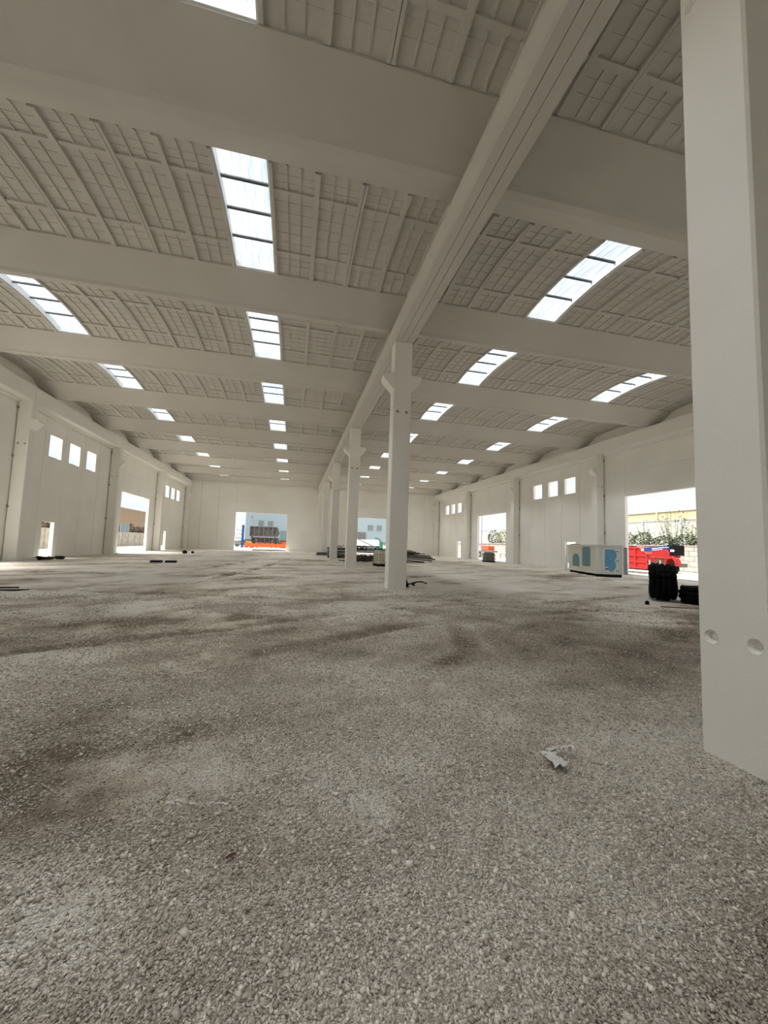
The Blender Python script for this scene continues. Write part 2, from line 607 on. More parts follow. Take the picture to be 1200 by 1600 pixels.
gx = axis([(XL - .1, -4.0, .11), (-4.0, 5.0, .035), (5.0, XR + .1, .10)])
gy = axis([(YF - .1, 0.6, .4), (0.6, 5.0, .035), (5.0, 13.0, .07), (13.0, 26, .16), (26, YE + .1, .35)])
GX, GY = np.meshgrid(gx, gy)
H, D = height_and_dirt(GX, GY)
EDGE = np.minimum(np.minimum(GX - XL, XR - GX), np.minimum(YE - GY, GY - YF))
D = D - .27 + .10 * np.clip((GY - 9) / 8, 0, 1) + .24 * gravel_mask(GX, GY) * np.clip((14 - np.hypot(GX, GY)) / 6, 0, 1)  # gravel term browns the base: shade between chips put into the colour
H = H * np.clip(EDGE / .4, 0.15, 1)
ny, nx = GX.shape
fv = np.stack([GX, GY, H], -1).reshape(-1, 3)
ii = np.arange(ny * nx).reshape(ny, nx)
ff = np.stack([ii[:-1, :-1], ii[:-1, 1:], ii[1:, 1:], ii[1:, :-1]], -1).reshape(-1, 4)


def fast_mesh(name, v, f):
    me = bpy.data.meshes.new(name)
    me.vertices.add(len(v))
    me.vertices.foreach_set('co', np.ascontiguousarray(v, np.float32).ravel())
    k = f.shape[1]
    me.loops.add(f.size)
    me.loops.foreach_set('vertex_index', np.ascontiguousarray(f, np.int32).ravel())
    me.polygons.add(len(f))
    me.polygons.foreach_set('loop_start', np.arange(0, f.size, k, dtype=np.int32))
    me.update(calc_edges=True)
    return me


me = fast_mesh('floor', fv, ff)
me.polygons.foreach_set('use_smooth', np.ones(len(ff), bool))
a = me.attributes.new('dirt_and_gap_shade', 'FLOAT', 'POINT')
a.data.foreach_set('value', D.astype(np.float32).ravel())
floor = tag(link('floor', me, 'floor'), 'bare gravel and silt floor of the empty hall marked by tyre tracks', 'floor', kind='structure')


def floor_z(x, y):
    x, y = np.asarray(x, float), np.asarray(y, float)
    ix = np.clip(np.searchsorted(gx, x) - 1, 0, nx - 2)
    iy = np.clip(np.searchsorted(gy, y) - 1, 0, ny - 2)
    tx = (x - gx[ix]) / (gx[ix + 1] - gx[ix])
    ty = (y - gy[iy]) / (gy[iy + 1] - gy[iy])
    return (H[iy, ix] * (1 - tx) + H[iy, ix + 1] * tx) * (1 - ty) + (H[iy + 1, ix] * (1 - tx) + H[iy + 1, ix + 1] * tx) * ty


# gravel: loose chips nobody could count, one object of stuff
PHI = (1 + 5 ** .5) / 2
ICO = np.array([(-1, PHI, 0), (1, PHI, 0), (-1, -PHI, 0), (1, -PHI, 0), (0, -1, PHI), (0, 1, PHI), (0, -1, -PHI), (0, 1, -PHI), (PHI, 0, -1), (PHI, 0, 1), (-PHI, 0, -1), (-PHI, 0, 1)]) / math.hypot(1, PHI)
ICF = np.array([(0, 11, 5), (0, 5, 1), (0, 1, 7), (0, 7, 10), (0, 10, 11), (1, 5, 9), (5, 11, 4), (11, 10, 2), (10, 7, 6), (7, 1, 8), (3, 9, 4), (3, 4, 2), (3, 2, 6), (3, 6, 8), (3, 8, 9), (4, 9, 5), (2, 4, 11), (6, 2, 10), (8, 6, 7), (9, 8, 1)])
HEX = np.array([(x, y, z) for x in (-1, 1) for y in (-1, 1) for z in (-1, 1)], float) * .72
HEXF = np.array([(0, 1, 3, 2), (4, 6, 7, 5), (0, 4, 5, 1), (2, 3, 7, 6), (0, 2, 6, 4), (1, 5, 7, 3)])
NST = 185000
rr = np.exp(RNG.uniform(math.log(0.95), math.log(12.0), NST * 2))
aa = RNG.uniform(-.86, .80, NST * 2) + YAW
sx_, sy_ = rr * np.sin(aa), rr * np.cos(aa)
keep = (sx_ > XL + .3) & (sx_ < XR - .3) & (sy_ > 0.5) & ~((np.abs(sx_ - XC - CW / 2) < CW / 2) & (np.abs(sy_ - 1.87 - CD / 2) < CD / 2))
gm_ = gravel_mask(sx_, sy_)
_, sd_ = height_and_dirt(sx_, sy_)
keep &= RNG.uniform(0, 1, NST * 2) < np.clip(.04 + .96 * gm_ - .25 * sd_, .03, 1) * np.clip((13.5 - rr) / 8.0, 0, 1)
sx_, sy_, rr, sd_ = sx_[keep][:NST], sy_[keep][:NST], rr[keep][:NST], sd_[keep][:NST]
n = len(sx_)
size = np.clip(0.0022 * np.exp(RNG.normal(0, .50, n)) + 0.00085 * rr, 0.0015, 0.02)
base = HEX[None] * (1 + RNG.uniform(-.45, .35, (n, 8, 3)))
sc3 = np.stack([RNG.uniform(.9, 1.6, n), RNG.uniform(.7, 1.1, n), RNG.uniform(.5, .85, n)], -1)
p = base * sc3[:, None, :] * size[:, None, None]
th = RNG.uniform(0, 2 * math.pi, n)
tl = RNG.uniform(-.6, .6, n)
c, s = np.cos(tl)[:, None], np.sin(tl)[:, None]
p = np.stack([p[..., 0] * c - p[..., 2] * s, p[..., 1], p[..., 0] * s + p[..., 2] * c], -1)
c, s = np.cos(th)[:, None], np.sin(th)[:, None]
p = np.stack([p[..., 0] * c - p[..., 1] * s, p[..., 0] * s + p[..., 1] * c, p[..., 2]], -1)
p += np.stack([sx_, sy_, floor_z(sx_, sy_) + size * .45], -1)[:, None, :]
fs = (HEXF[None] + (np.arange(n) * 8)[:, None, None]).reshape(-1, 4)
me = fast_mesh('gravel', p.reshape(-1, 3), fs)
tone = np.clip(.55 + .26 * RNG.normal(0, 1, n) - .35 * sd_, 0, 1)
a = me.attributes.new('tone', 'FLOAT', 'POINT')
a.data.foreach_set('value', np.repeat(tone, 8).astype(np.float32))
gravel = link('gravel', me, 'stone', floor)
gravel['kind'] = 'stuff'

# the larger stones, one by one
variants = []
for k in range(8):
    b = ICO * (1 + RNG.uniform(-.24, .24, (12, 1))) * np.array([RNG.uniform(.9, 1.4), RNG.uniform(.7, 1.0), RNG.uniform(.5, .75)])
    mb = MB()
    mb.add(b, ICF)
    mv = mb.mesh('stone')
    mv.materials.append(M['stone_single'])
    variants.append(mv)
for k in range(260):
    r_ = math.exp(random.uniform(math.log(0.95), math.log(5.5)))
    g_ = YAW + random.uniform(-.80, .72)
    x, y = r_ * math.sin(g_), r_ * math.cos(g_)
    if abs(x - XC - CW / 2) < .42 and abs(y - 1.87 - CD / 2) < .36:
        continue
    o = link('stone', variants[k % 8], None, floor)
    q = random.uniform(.0055, .0095) * (1 + .13 * r_)
    o.scale = (q, q, q)
    o.rotation_euler = (random.uniform(-.3, .3), random.uniform(-.3, .3), random.uniform(0, 6.28))
    o.location = (x, y, float(floor_z(x, y)) + q * .3)

# yard outside
ground = slab(-90, 110, -70, 150, [(XL - .1, XR + .1, YF - .1, YE + .1)], -0.35, -0.02, 'y')
ground.v = [(x, z, t) for (x, t, z) in ground.v]
ground = tag(ground.build('ground', 'pale_ground'), 'pale dusty yard outside the hall', 'ground', kind='structure')

# ------------------------------------------------------------------ walls
WT = 0.20


def windows_in(y0):
    return [(y0 + 2.78, y0 + 3.96, 5.52, 6.70), (y0 + 4.75, y0 + 5.93, 5.52, 6.70), (y0 + 6.75, y0 + 7.93, 5.52, 6.70)]


def side_wall(name, x, sgn, label):
    """sgn = +1: the wall lies on the +x side of its face x"""
    holes, panels = [], []
    for i, y0 in enumerate(COLY[:-1]):
        c = y0 + .23
        if i % 2 == 0 and (i > 0 or sgn < 0):  # bays with a lorry gate
            g = (y0 + 2.40, y0 + 8.40, -1, OPZ)
            holes.append(g)
            panels += [(c, g[0], 0, ROOF), (g[1], c + 10, 0, ROOF), (g[0], g[1], OPZ, 6.25), (g[0], g[1], 6.25, ROOF)]
        else:
            holes += windows_in(y0) + ([(y0 + 2.80, y0 + 3.94, -1, 1.96)] if i else [])
            e = [c, c + 2.1, c + 4.1, c + 6.13, c + 8.13, c + 10]
            panels += [(e[k], e[k + 1], 0, ROOF) for k in range(5)]
    panels[0] = (YF, panels[0][1], 0, ROOF)
    w = slab(YF - WT, YE + WT, -.3, ROOF, holes, x + sgn * .10, x + sgn * WT, 'x').build(name, 'paint_wall')
    tag(w, label, 'wall', kind='structure')
    for (a_, b_, z0, z1) in panels:
        g = .010
        slab(a_ + g, min(b_, YE) - g, z0 - (.3 if z0 == 0 else -g), z1, holes, x, x + sgn * .10, 'x').build('wall_panel', 'paint_wall', w)
    # infill panels above the edge beam, arched under the roof panels
    for k in range(len(BEAMS) - 1):
        yc = (BEAMS[k] + BEAMS[k + 1]) / 2
        q = BEAM_STEP / 2
        prof = [(-(q - .22), 8.36), (q - .22, 8.36), (q - .26, 8.52), (HG - .06, 8.96)]
        prof += [(y, arch(y) - .07) for y in np.linspace(HG - .12, -(HG - .12), 9)]
        prof += [(-(HG - .06), 8.96), (-(q - .26), 8.52)]
        mb = MB()
        x0 = x - sgn * .07
        mb.prism_x([(yc + y, z) for y, z in prof], min(x0, x0 + sgn * .1), max(x0, x0 + sgn * .1))
        mb.build('infill_panel', 'paint_wall', w)
    return w


wall_left = side_wall('wall_left', XL, -1, 'white panelled wall along the side with the tan building outside')
wall_right = side_wall('wall_right', XR, 1, 'white panelled wall along the side with the red skip outside')


def cross_wall(name, y, sgn, label, holes, edges):
    w = slab(XL - WT, XR + WT, -.3, ROOF, holes, y + sgn * .10, y + sgn * WT, 'y').build(name, 'paint_wall')
    tag(w, label, 'wall', kind='structure')
    g = .010
    for a_, b_ in zip(edges[:-1], edges[1:]):
        gate = [h for h in holes if abs(h[0] - a_) < .01]
        spans = [(0, ROOF)] if not gate else [(OPZ, 6.12), (6.12, ROOF)]
        for z0, z1 in spans:
            slab(a_ + g, b_ - g, z0 - (.3 if z0 == 0 else -g), z1, holes, y, y + sgn * .10, 'y').build('wall_panel', 'paint_wall', w)
    return w


gates = [(-7.20, -0.90, -1, OPZ), (7.25, 13.55, -1, OPZ)]
edges = [XL, -11.35, -9.30, -7.20, -0.90, 1.15, 3.17, 5.20, 7.25, 13.55, 15.6, 17.68, XR]
wall_back = cross_wall('wall_back', YE, 1, 'white panelled end wall with two gates at the far end of the hall', gates, edges)
wall_front = cross_wall('wall_front', YF, -1, 'white panelled end wall behind the viewer', [], edges)


# ------------------------------------------------------------------ columns
def hole_y(x, y, z, r, d):
    return MB().tube([(x, y - .02, z), (x, y + d, z)], r, 16).build('cutter', 'dark')


def cone_x(x, y, z, r0, r1, d):
    return MB().tube([(x - .02, y, z), (x, y, z), (x + d, y, z)], [r0 * 1.02, r0, r1], 20).build('cutter', 'dark')


def column_shaft(kind):
    """local origin: centre of the foot; the shaft is CW wide (x) and CD deep (y)"""
    hx, hy, c = (CW / 2 if kind == "c" else CW / 2 - .02), CD / 2, .018
    mb = MB()
    ring = [(-hx + c, -hy), (hx - c, -hy), (hx, -hy + c), (hx, hy - c), (hx - c, hy), (-hx + c, hy), (-hx, hy - c), (-hx, -hy + c)]
    top = ZG if kind == 'c' else 7.70
    mb.prism_z(ring, -.3, top)
    o = mb.build('shaft', 'paint')
    cutters = []
    for x in (-.145, .145):
        cutters.append(hole_y(x, -hy, 5.57, .045, .44))
    if kind == 'c':
        for z in (.79, 5.72):
            for y in (-.135, .135):
                cutters.append(cone_x(-hx, y, z, .048, .026, .045))
    cut(o, cutters)
    if not o.data.materials:
        o.data.materials.append(M['paint'])
    return o.data


def corbel_mesh(sgn, kind='c'):
    hx, hy = (CW / 2 if kind == 'c' else CW / 2 - .02), CD / 2
    e = .012
    prof = [(hx - e, 6.30), (hx + .02, 6.30), (hx + .30, 6.60), (hx + .335, 6.66), (hx + .325, 6.78), (hx + .30, 6.80), (hx - e, 6.80)]
    mb = MB()
    mb.prism_y([(sgn * x, z) for x, z in prof], -hy + .004, hy - .004)
    return mb


shaft_c = column_shaft('c')
shaft_w = column_shaft('w')
bpy.data.objects.remove([o for o in bpy.data.objects if o.data == shaft_c][0])
bpy.data.objects.remove([o for o in bpy.data.objects if o.data == shaft_w][0])

def column(name, label, x, y, kind, corbels, group):
    t = thing(name, label, 'column', (x, y + CD / 2, 0), 0, group)
    link('shaft', shaft_c if kind == 'c' else shaft_w, 'paint', t)
    for s_ in corbels:
        corbel_mesh(s_, kind).build('corbel', 'paint', t)
    if kind == 'w':
        s_ = -corbels[0]
        for z in (2.55, 4.95, 7.3):
            x0_ = s_ * (CW / 2 - .07)
            MB().box(min(x0_, x0_ + s_ * .10), max(x0_, x0_ + s_ * .10), -CD / 2 - .025, -CD / 2 + .01, z - .05, z + .05).build('clamp', 'cage', t)
    if kind == 'c':
        for z in (.79, 5.72):
            for y_ in (-.135, .135):
                MB().disc_x(-CW / 2 + .034, y_, z, .019, .012, 14).build('hole_plug', 'white', t)
    return t


names_c = {0: 'central concrete column behind the viewer', 1: 'large near concrete column cropped by the frame edge',
           2: 'tall central column with double corbel standing in front of the others', 3: 'second free-standing central column, just behind the tallest one',
           4: 'third free-standing central column with a double corbel', 5: 'fourth free-standing central column, last before the end wall'}
for i, y in enumerate(COLY):
    yy = y
    if i == 6:
        yy = YE - CD - .03
    column('concrete_column', names_c.get(i, 'central column set against the end wall'), XC + CW / 2, yy, 'c', (-1, 1), 'central column row')
    ordn = {6: 'in the corner of', 5: 'first before', 4: 'second before', 3: 'third before', 2: 'fourth before', 1: 'fifth before', 0: 'sixth before'}[i]
    column('wall_column', f'wall column with corbel on the tan building side, {ordn} the end wall', XLC - CW / 2 + .02, yy, 'w', (1,), 'wall columns')
    column('wall_column', f'wall column with corbel on the red skip side, {ordn} the end wall', XRC + CW / 2 - .015, yy, 'w', (-1,), 'wall columns')

# ------------------------------------------------------------------ girder over the central columns, edge beams on the walls
g_ = [(0, ZG), (.165, ZG), (.165, ZG + .03), (.178, ZG + .03), (.178, ZG), (.368, ZG), (.368, ZG + .03), (.381, ZG + .03), (.381, ZG), (.589, ZG),
      (.589, 8.03), (.709, 8.18), (.709, 8.26), (.42, 8.26), (.42, ROOF - .02), (.27, ROOF - .02), (.27, 8.26), (-.12, 8.26), (-.12, 8.18), (0, 8.03)]
for i in range(6):
    y0 = COLY[i] + CD / 2 + .008 if i else YF
    y1 = COLY[i + 1] + CD / 2 - .008 if i < 5 else YE - .01
    loc = (XC, y0, 0)
    t = thing('roof_girder', f'concrete ledge girder over the central columns, {ORD[5 - i]} span from the end wall', 'girder', loc, 0, 'central girder spans')
    MB().prism_y(g_, 0, y1 - y0).build('girder_body', 'paint_roof', t)
    for nm, x0, x1, sd in (('tan building', XL + .02, XLC, 1), ('red skip', XRC, XR - .02, -1)):
        t = thing('edge_beam', f'concrete edge beam on the wall of the {nm} side, {ORD[5 - i]} from the end wall', 'beam', ((x0 + x1) / 2, y0, 0), 0, 'edge beams')
        hw = (x1 - x0) / 2
        # outer part hangs a little lower as a drip, inner part bears on the columns
        poly = [(-hw, 7.70), (hw, 7.70), (hw, ZB - .04), (-hw, ZB - .04)]
        MB().prism_y(poly, 0, y1 - y0).build('beam_body', 'paint', t)
        s2 = -sd
        strip = [(s2 * hw, 7.58), (s2 * (hw - .16), 7.58), (s2 * (hw - .16), 7.699), (s2 * hw, 7.699)]
        MB().prism_y(strip, .35, y1 - y0 - .35).build('drip_edge', 'paint', t)

# ------------------------------------------------------------------ winged roof beams
wing = [(-.10, ZB), (.10, ZB), (.165, ZB + .075), (1.075, ZT - .05), (1.075, ZT), (.9, ZT + .02), (-.9, ZT + .02), (-1.075, ZT), (-1.075, ZT - .05), (-.165, ZB + .075)]
nb = len(BEAMS)
for i, y in enumerate(BEAMS):
    for nm, x0, x1 in (('tan building', XL + .03, XC + .22), ('red skip', XC + .46, XR - .03)):
        t = thing('roof_beam', f'winged concrete roof beam, {ORD[nb - 1 - i]} from the end wall in the {nm} aisle', 'beam', ((x0 + x1) / 2, y, ZB), 0, 'winged roof beams')
        prof = [(a_, b_ - ZB) for a_, b_ in wing]
        if i == nb - 1:
            prof = [(min(a_, YE - y - .01), b_) for a_, b_ in prof]
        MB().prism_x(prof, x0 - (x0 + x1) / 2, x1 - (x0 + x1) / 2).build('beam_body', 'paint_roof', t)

# ------------------------------------------------------------------ ribbed roof panels
def panel_mesh(width):
    """arched ribbed panel, local x 0..width, y about 0; underside at arch(y)"""
    mb = MB()
    ys = np.linspace(-HG - .06, HG + .06, 15)

    def strip(x0, x1, ya, yb, down, segs, up=.0):
        yy = np.linspace(ya, yb, segs + 1)
        base = len(mb.v)
        for y in yy:
            z = arch(y)
            mb.v += [(x0, y, z + up), (x0, y, z - down), (x1, y, z - down), (x1, y, z + up)]
        for k in range(segs):
            a_ = base + 4 * k
            for m_ in range(3):
                mb.f.append((a_ + m_, a_ + m_ + 1, a_ + m_ + 5, a_ + m_ + 4))
        mb.f.append((base, base + 3, base + 2, base + 1))
        e_ = base + 4 * segs
        mb.f.append((e_, e_ + 1, e_ + 2, e_ + 3))
    # slab
    base = len(mb.v)
    g = .006
    for y in ys:
        z = arch(y)
        mb.v += [(g, y, z), (width - g, y, z), (width - g, y, z + .10), (g, y, z + .10)]
    for k in range(len(ys) - 1):
        a_ = base + 4 * k
        for m_ in range(4):
            n_ = (m_ + 1) % 4
            mb.f.append((a_ + m_, a_ + n_, a_ + n_ + 4, a_ + m_ + 4))
    mb.f.append((base, base + 3, base + 2, base + 1))
    e_ = base + 4 * (len(ys) - 1)
    mb.f.append((e_, e_ + 1, e_ + 2, e_ + 3))
    band = .97
    hb = .055
    mid = width / 2
    thick = [(g, .07), (mid - .06, mid + .06), (width - .07, width - g)]
    for x0, x1 in thick:
        strip(x0, x1, -HG + .04, HG - .04, .075, 12, .02)
    fields = [(.07, mid - .06), (mid + .06, width - .07)]
    for x0, x1 in fields:
        for yb in (-band, band):
            strip(x0, x1, yb - hb, yb + hb, .05, 2, .02)
        w3 = (x1 - x0) / 3
        for q in (1, 2):
            xm = x0 + w3 * q
            for ya, yb in ((-HG + .05, -band - hb), (-band + hb, band - hb), (band + hb, HG - .05)):
                strip(xm - .016, xm + .016, ya, yb, .030, 6, .02)
        for yy in list(np.linspace(-band, band, 7)[1:-1]) + [-1.2, -1.42, 1.2, 1.42]:
            strip(x0, x1, yy - .013, yy + .013, .010, 1, .02)
    return mb


mesh_cache = {}


def roof_panel(ceil, x0, x1, y):
    w = round(x1 - x0, 2)
    if w not in mesh_cache:
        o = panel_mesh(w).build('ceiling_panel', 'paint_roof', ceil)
        mesh_cache[w] = o.data
    else:
        o = link('ceiling_panel', mesh_cache[w], None, ceil)
    o.location = (x0, y, 0)


P = 2.03
SKY_L = [(-9.18, -8.09), (-1.99, -0.89)]
SKY_R = [(7.18, 8.30), (14.45, 15.57)]
PAN_L = [(XL + .03, -11.21), (-11.21, -9.18), (-8.08, -6.05), (-6.05, -4.02), (-4.02, -1.99), (-.89, 1.14), (1.14, XC + .26)]
PAN_R = [(XC + .43, 5.15), (5.15, 7.18), (8.30, 10.35), (10.35, 12.40), (12.40, 14.45), (15.57, 17.62), (17.62, XR - .03)]
bays = [(BEAMS[k] + BEAMS[k + 1]) / 2 for k in range(nb - 1)]
roof_holes = [(a_ - .06, b_ + .06, y - HG - .12, y + HG + .12) for y in bays for a_, b_ in SKY_L + SKY_R]
deck = slab(XL - WT, XR + WT, YF - WT, YE + WT, roof_holes, ROOF, ROOF + .06, 'y')
deck.v = [(x, z, t) for (x, t, z) in deck.v]
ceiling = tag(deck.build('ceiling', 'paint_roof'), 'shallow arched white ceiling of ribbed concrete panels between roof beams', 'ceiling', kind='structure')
for y in bays:
    for a_, b_ in PAN_L + PAN_R:
        roof_panel(ceiling, a_, b_, y)
# front and back remnants of the roof beyond the last beams
MB().box(XL, XR, YF, BEAMS[0] - 1.0, ZT, ZT + .1).build('ceiling_panel', 'paint_roof', ceiling)


# ------------------------------------------------------------------ skylights
def sheet_mesh(w, l):
    mb = MB()
    pitch = .098
    n = int(w / pitch)
    xs, zs = [], []
    for k in range(n):
        x = k * w / n
        q = w / n
        xs += [x, x + .30 * q, x + .42 * q, x + .88 * q]
        zs += [.0, .0, .022, .022]
    xs.append(w)
    zs.append(0)
    for y in (0, l):
        for x, z in zip(xs, zs):
            mb.v.append((x, y, z))
    m = len(xs)
    for k in range(m - 1):
        mb.f.append((k, k + 1, m + k + 1, m + k))
    return mb


def pane_z(y):
    return .17 + .10 * (1 - (y / HG) ** 2)


def skylight(x0, x1, y, label):
    w = x1 - x0
    t = thing('skylight', label, 'skylight', (x0, y, ZT), 0, 'roof skylights')
    hb, tk = .14, .035
    # white curb: two long sides following the arch and two ends
    for nm, xa, xb in (('curb', .005, tk), ('curb', w - tk, w - .005)):
        mb = MB()
        yy = np.linspace(-HG, HG, 13)
        for v in yy:
            z = arch(v) - ZT
            mb.v += [(xa, v, z - .03), (xb, v, z - .03), (xb, v, pane_z(v) + .03), (xa, v, pane_z(v) + .03)]
        for k in range(12):
            for m_ in range(4):
                n_ = (m_ + 1) % 4
                mb.f.append((4 * k + m_, 4 * k + n_, 4 * k + n_ + 4, 4 * k + m_ + 4))
        mb.f += [(0, 3, 2, 1), (48, 49, 50, 51)]
        mb.build(nm, 'white', t)
    for ya, yb in ((-HG - .02, -HG + .03), (HG - .03, HG + .02)):
        MB().box(.005, w - .005, ya, yb, -.01, .23).build('curb', 'white', t)
    ys = np.linspace(-HG + .02, HG - .02, 5)
    for k in range(4):
        ya, yb = ys[k], ys[k + 1]
        za, zb = pane_z(ya), pane_z(yb)
        l = math.hypot(yb - ya, zb - za)
        key = ('sheet', round(w, 2), round(l, 3))
        if key not in mesh_cache:
            o = sheet_mesh(w - .08, l).build('pane', 'sheet', t)
            mesh_cache[key] = o.data
        else:
            o = link('pane', mesh_cache[key], None, t)
        o.location = (.04, ya, za)
        o.rotation_euler = (math.atan2(zb - za, yb - ya), 0, 0)
    for k in (1, 2, 3):
        z = pane_z(ys[k])
        MB().box(.036, w - .036, ys[k] - .035, ys[k] + .035, z - .04, z - .003).build('crossbar', 'steel_dark', t)


rows = [(SKY_L[0], 'nearest the tan building wall'), (SKY_L[1], 'beside the girder on the tan building side'),
        (SKY_R[0], 'beside the girder on the red skip side'), (SKY_R[1], 'nearest the red skip wall')]
for k, y in enumerate(bays):
    for (a_, b_), nm in rows:
        skylight(a_, b_, y, f'corrugated skylight, {ORD[nb - 2 - k]} from the end wall, row {nm}')

# ================================================================== things inside the hall
def W(t):
    """child offset so that a part of an unrotated thing can be given in hall coordinates"""
    return tuple(-c for c in t.location)


def fz(x, y):
    return float(floor_z(x, y))


def poly_plate(pts, thick, plane):
    """flat decal with its own thickness; pts in the plane, plane 'x' -> (-t..0, u, v), 'y' -> (u, -t..0, v)"""
    mb = MB()
    if plane == 'x':
        mb.prism_x(pts, -thick, 0.0)
    else:
        mb.prism_y(pts, -thick, 0.0)
    return mb


def rounded(u0, u1, v0, v1, r, n=5, corners=(1, 1, 1, 1)):
    out = []
    for (cx, cy, a0, on) in ((u1 - r, v0 + r, -90, corners[0]), (u1 - r, v1 - r, 0, corners[1]), (u0 + r, v1 - r, 90, corners[2]), (u0 + r, v0 + r, 180, corners[3])):
        if not on:
            out.append((cx + r * (1 if a0 in (-90, 0) else -1), cy + r * (1 if a0 in (0, 90) else -1)))
            continue
        for k in range(n + 1):
            a_ = math.radians(a0 + 90 * k / n)
            out.append((cx + r * math.cos(a_), cy + r * math.sin(a_)))
    return out


# white box body by the gate
th = math.radians(18)
t = thing('box_body', 'low white box body with blue painted shapes standing beside the gate', 'container', (15.89, 18.23, 0), -th)
BL, BW_, z0, z1 = 4.05, 1.36, .163, 1.683
MB().box(0.02, BW_ - .02, .02, BL, z0, z1 - .02).build('body', 'box_white', t)
MB().box(-.004, .021, .04, BL - .02, z0 + .03, z1 - .06).build('side_panel', 'box_cream', t)
for nm, a_ in (('bottom_rail', (-.03, .03, 0, BL, z0 - .02, z0 + .06)), ('top_rail', (-.035, .05, -.02, BL, z1 - .06, z1 + .02)), ('corner_post', (-.02, .10, -.02, .08, z0, z1)),
               ('corner_post', (BW_ - .10, BW_ + .01, -.02, .08, z0, z1)), ('top_rail', (0, BW_, -.025, .05, z1 - .05, z1 + .015)), ('bottom_rail', (0, BW_, -.025, .05, z0 - .02, z0 + .05))):
    MB().box(*a_).build(nm, 'box_white', t)
door = MB().box(.28, 1.07, -.035, .03, z0 + .08, z1 - .14).build('door', 'box_white', t)
for z in (z0 + .18, z0 + .70, z0 + 1.20):
    MB().box(.98, 1.10, -.055, -.034, z - .02, z + .02).build('hinge', 'steel_dark', door)
MB().box(.42, .58, -.05, -.034, z0 + .22, z0 + .30).build('plate', 'steel_dark', door)
bshape = [(.39, .38), (.57, .36), (.60, .20), (.66, .13), (.79, .12), (.90, .24), (.97, .37), (.97, .55), (.91, .69), (.99, .85), (1.0, 1.05), (.96, 1.20), (.88, 1.30), (.41, 1.30)]
dec = poly_plate([(u, v + z0) for u, v in bshape], .004, 'y').build('decal', 'box_blue', door, loc=(0, -.035, 0))
dec['label'] = 'blue lobed shape on the white door'
for pts in (rounded(.78, 1.88, .32, 1.42, .14), rounded(2.28, 3.34, .25, 1.00, .36, corners=(0, 1, 1, 0))):
    d_ = poly_plate([(u, v + z0) for u, v in pts], .004, 'x').build('decal', 'box_teal', t, loc=(-.004, 0, 0))
    d_['label'] = 'teal rounded shape on the cream side'
for y in (.15, 1.4, 2.6, 3.85):
    MB().box(.05, BW_ - .05, y - .07, y + .07, -.05, z0).build('skid', 'plank', t)
MB().box(.1, .45, 3.3, 3.9, z1 - .02, z1 + .08).build('roof_hatch', 'cage', t)
# thin white sheet leaning at its far end and a grey-blue board at the gate jamb
t2 = thing('white_board', 'narrow white board leaning on the wall behind the white box body', 'board', (17.62, 22.95, 0))
MB().prism_y([(-.11, -.03), (.13, -.03), (.30, 1.72), (.06, 1.72)], 0, .03).build('board_face', 'white', t2)
t2 = thing('grey_board', 'pale blue-grey board standing beside the gate jamb', 'board', (19.50, 20.22, 0))
MB().box(-.02, .02, -.30, .18, -.05, 1.62).build('board_face', 'galv_post', t2)


# coils of black corrugated pipe
def coil(name, label, loc, rot, R0, R1, n_wide, n_deep, pr):
    t = thing(name, label, 'coil', loc)
    t.rotation_euler = rot
    k = 0
    for i in range(n_wide):
        for j in range(n_deep):
            r_ = R1 - pr - (R1 - R0 - 2 * pr) * (j / max(1, n_deep - 1)) - (0.035 if i in (0, n_wide - 1) else 0) + random.uniform(-.008, .008)
            mb = MB()
            off = (i - (n_wide - 1) / 2) * pr * 1.86
            pts = [(r_ * math.cos(a_), off + .012 * math.sin(3 * a_ + i), r_ * math.sin(a_)) for a_ in np.linspace(0, 2 * math.pi, 73)[:-1]]
            mb.tube(pts, [pr * (1 + .05 * math.cos(q * math.pi)) for q in range(72)], 8, closed=True)
            mb.build('winding', 'black_rubber', t, smooth=True)
    for a_ in (0.4, 2.5, 4.6):
        mb = MB()
        w_ = n_wide * pr * .95
        mb.tube([(math.cos(a_) * r1, o_, math.sin(a_) * r1) for r1, o_ in ((R1 + .012, -w_), (R1 + .015, w_), (R0 - .012, w_), (R0 - .012, -w_))], .012, 6, closed=True)
        mb.build('tie', 'black_rubber', t)
    return t


cz = fz(10.45, 9.35)
coil('pipe_coil', 'black pipe coil standing upright on its rim', (10.42, 9.42, cz + .52), (0, 0, math.radians(45)), .24, .525, 5, 3, .068)
coil('pipe_coil', 'black pipe coil lying flat against the upright coil', (10.99, 8.70, fz(11.0, 8.7) + .235), (math.radians(90), 0, 0), .24, .56, 4, 3, .062)
x, y = 9.21, 8.79
t = thing('black_block', 'small black cap lying on the gravel near the upright coil', 'cap', (x, y, fz(x, y)))
MB().tube([(0, 0, -.01), (0, 0, .012), (0, 0, .015), (0, 0, .075), (0, 0, .085)], [.062, .062, .05, .048, .04], 12).build('cap_body', 'black_rubber', t)
MB().tube([(0, 0, .085), (0, 0, .10)], [.02, .018], 8).build('nub', 'black_rubber', t)
x, y = 9.55, 8.13
t = thing('wooden_strip', 'thin brown wooden strip lying on the gravel in front of the coils', 'plank', (x, y, fz(x, y) + .005), math.atan2(-.35, .67))
MB().box(-.45, .45, -.02, .02, 0, .02).build('strip', 'wood', t)


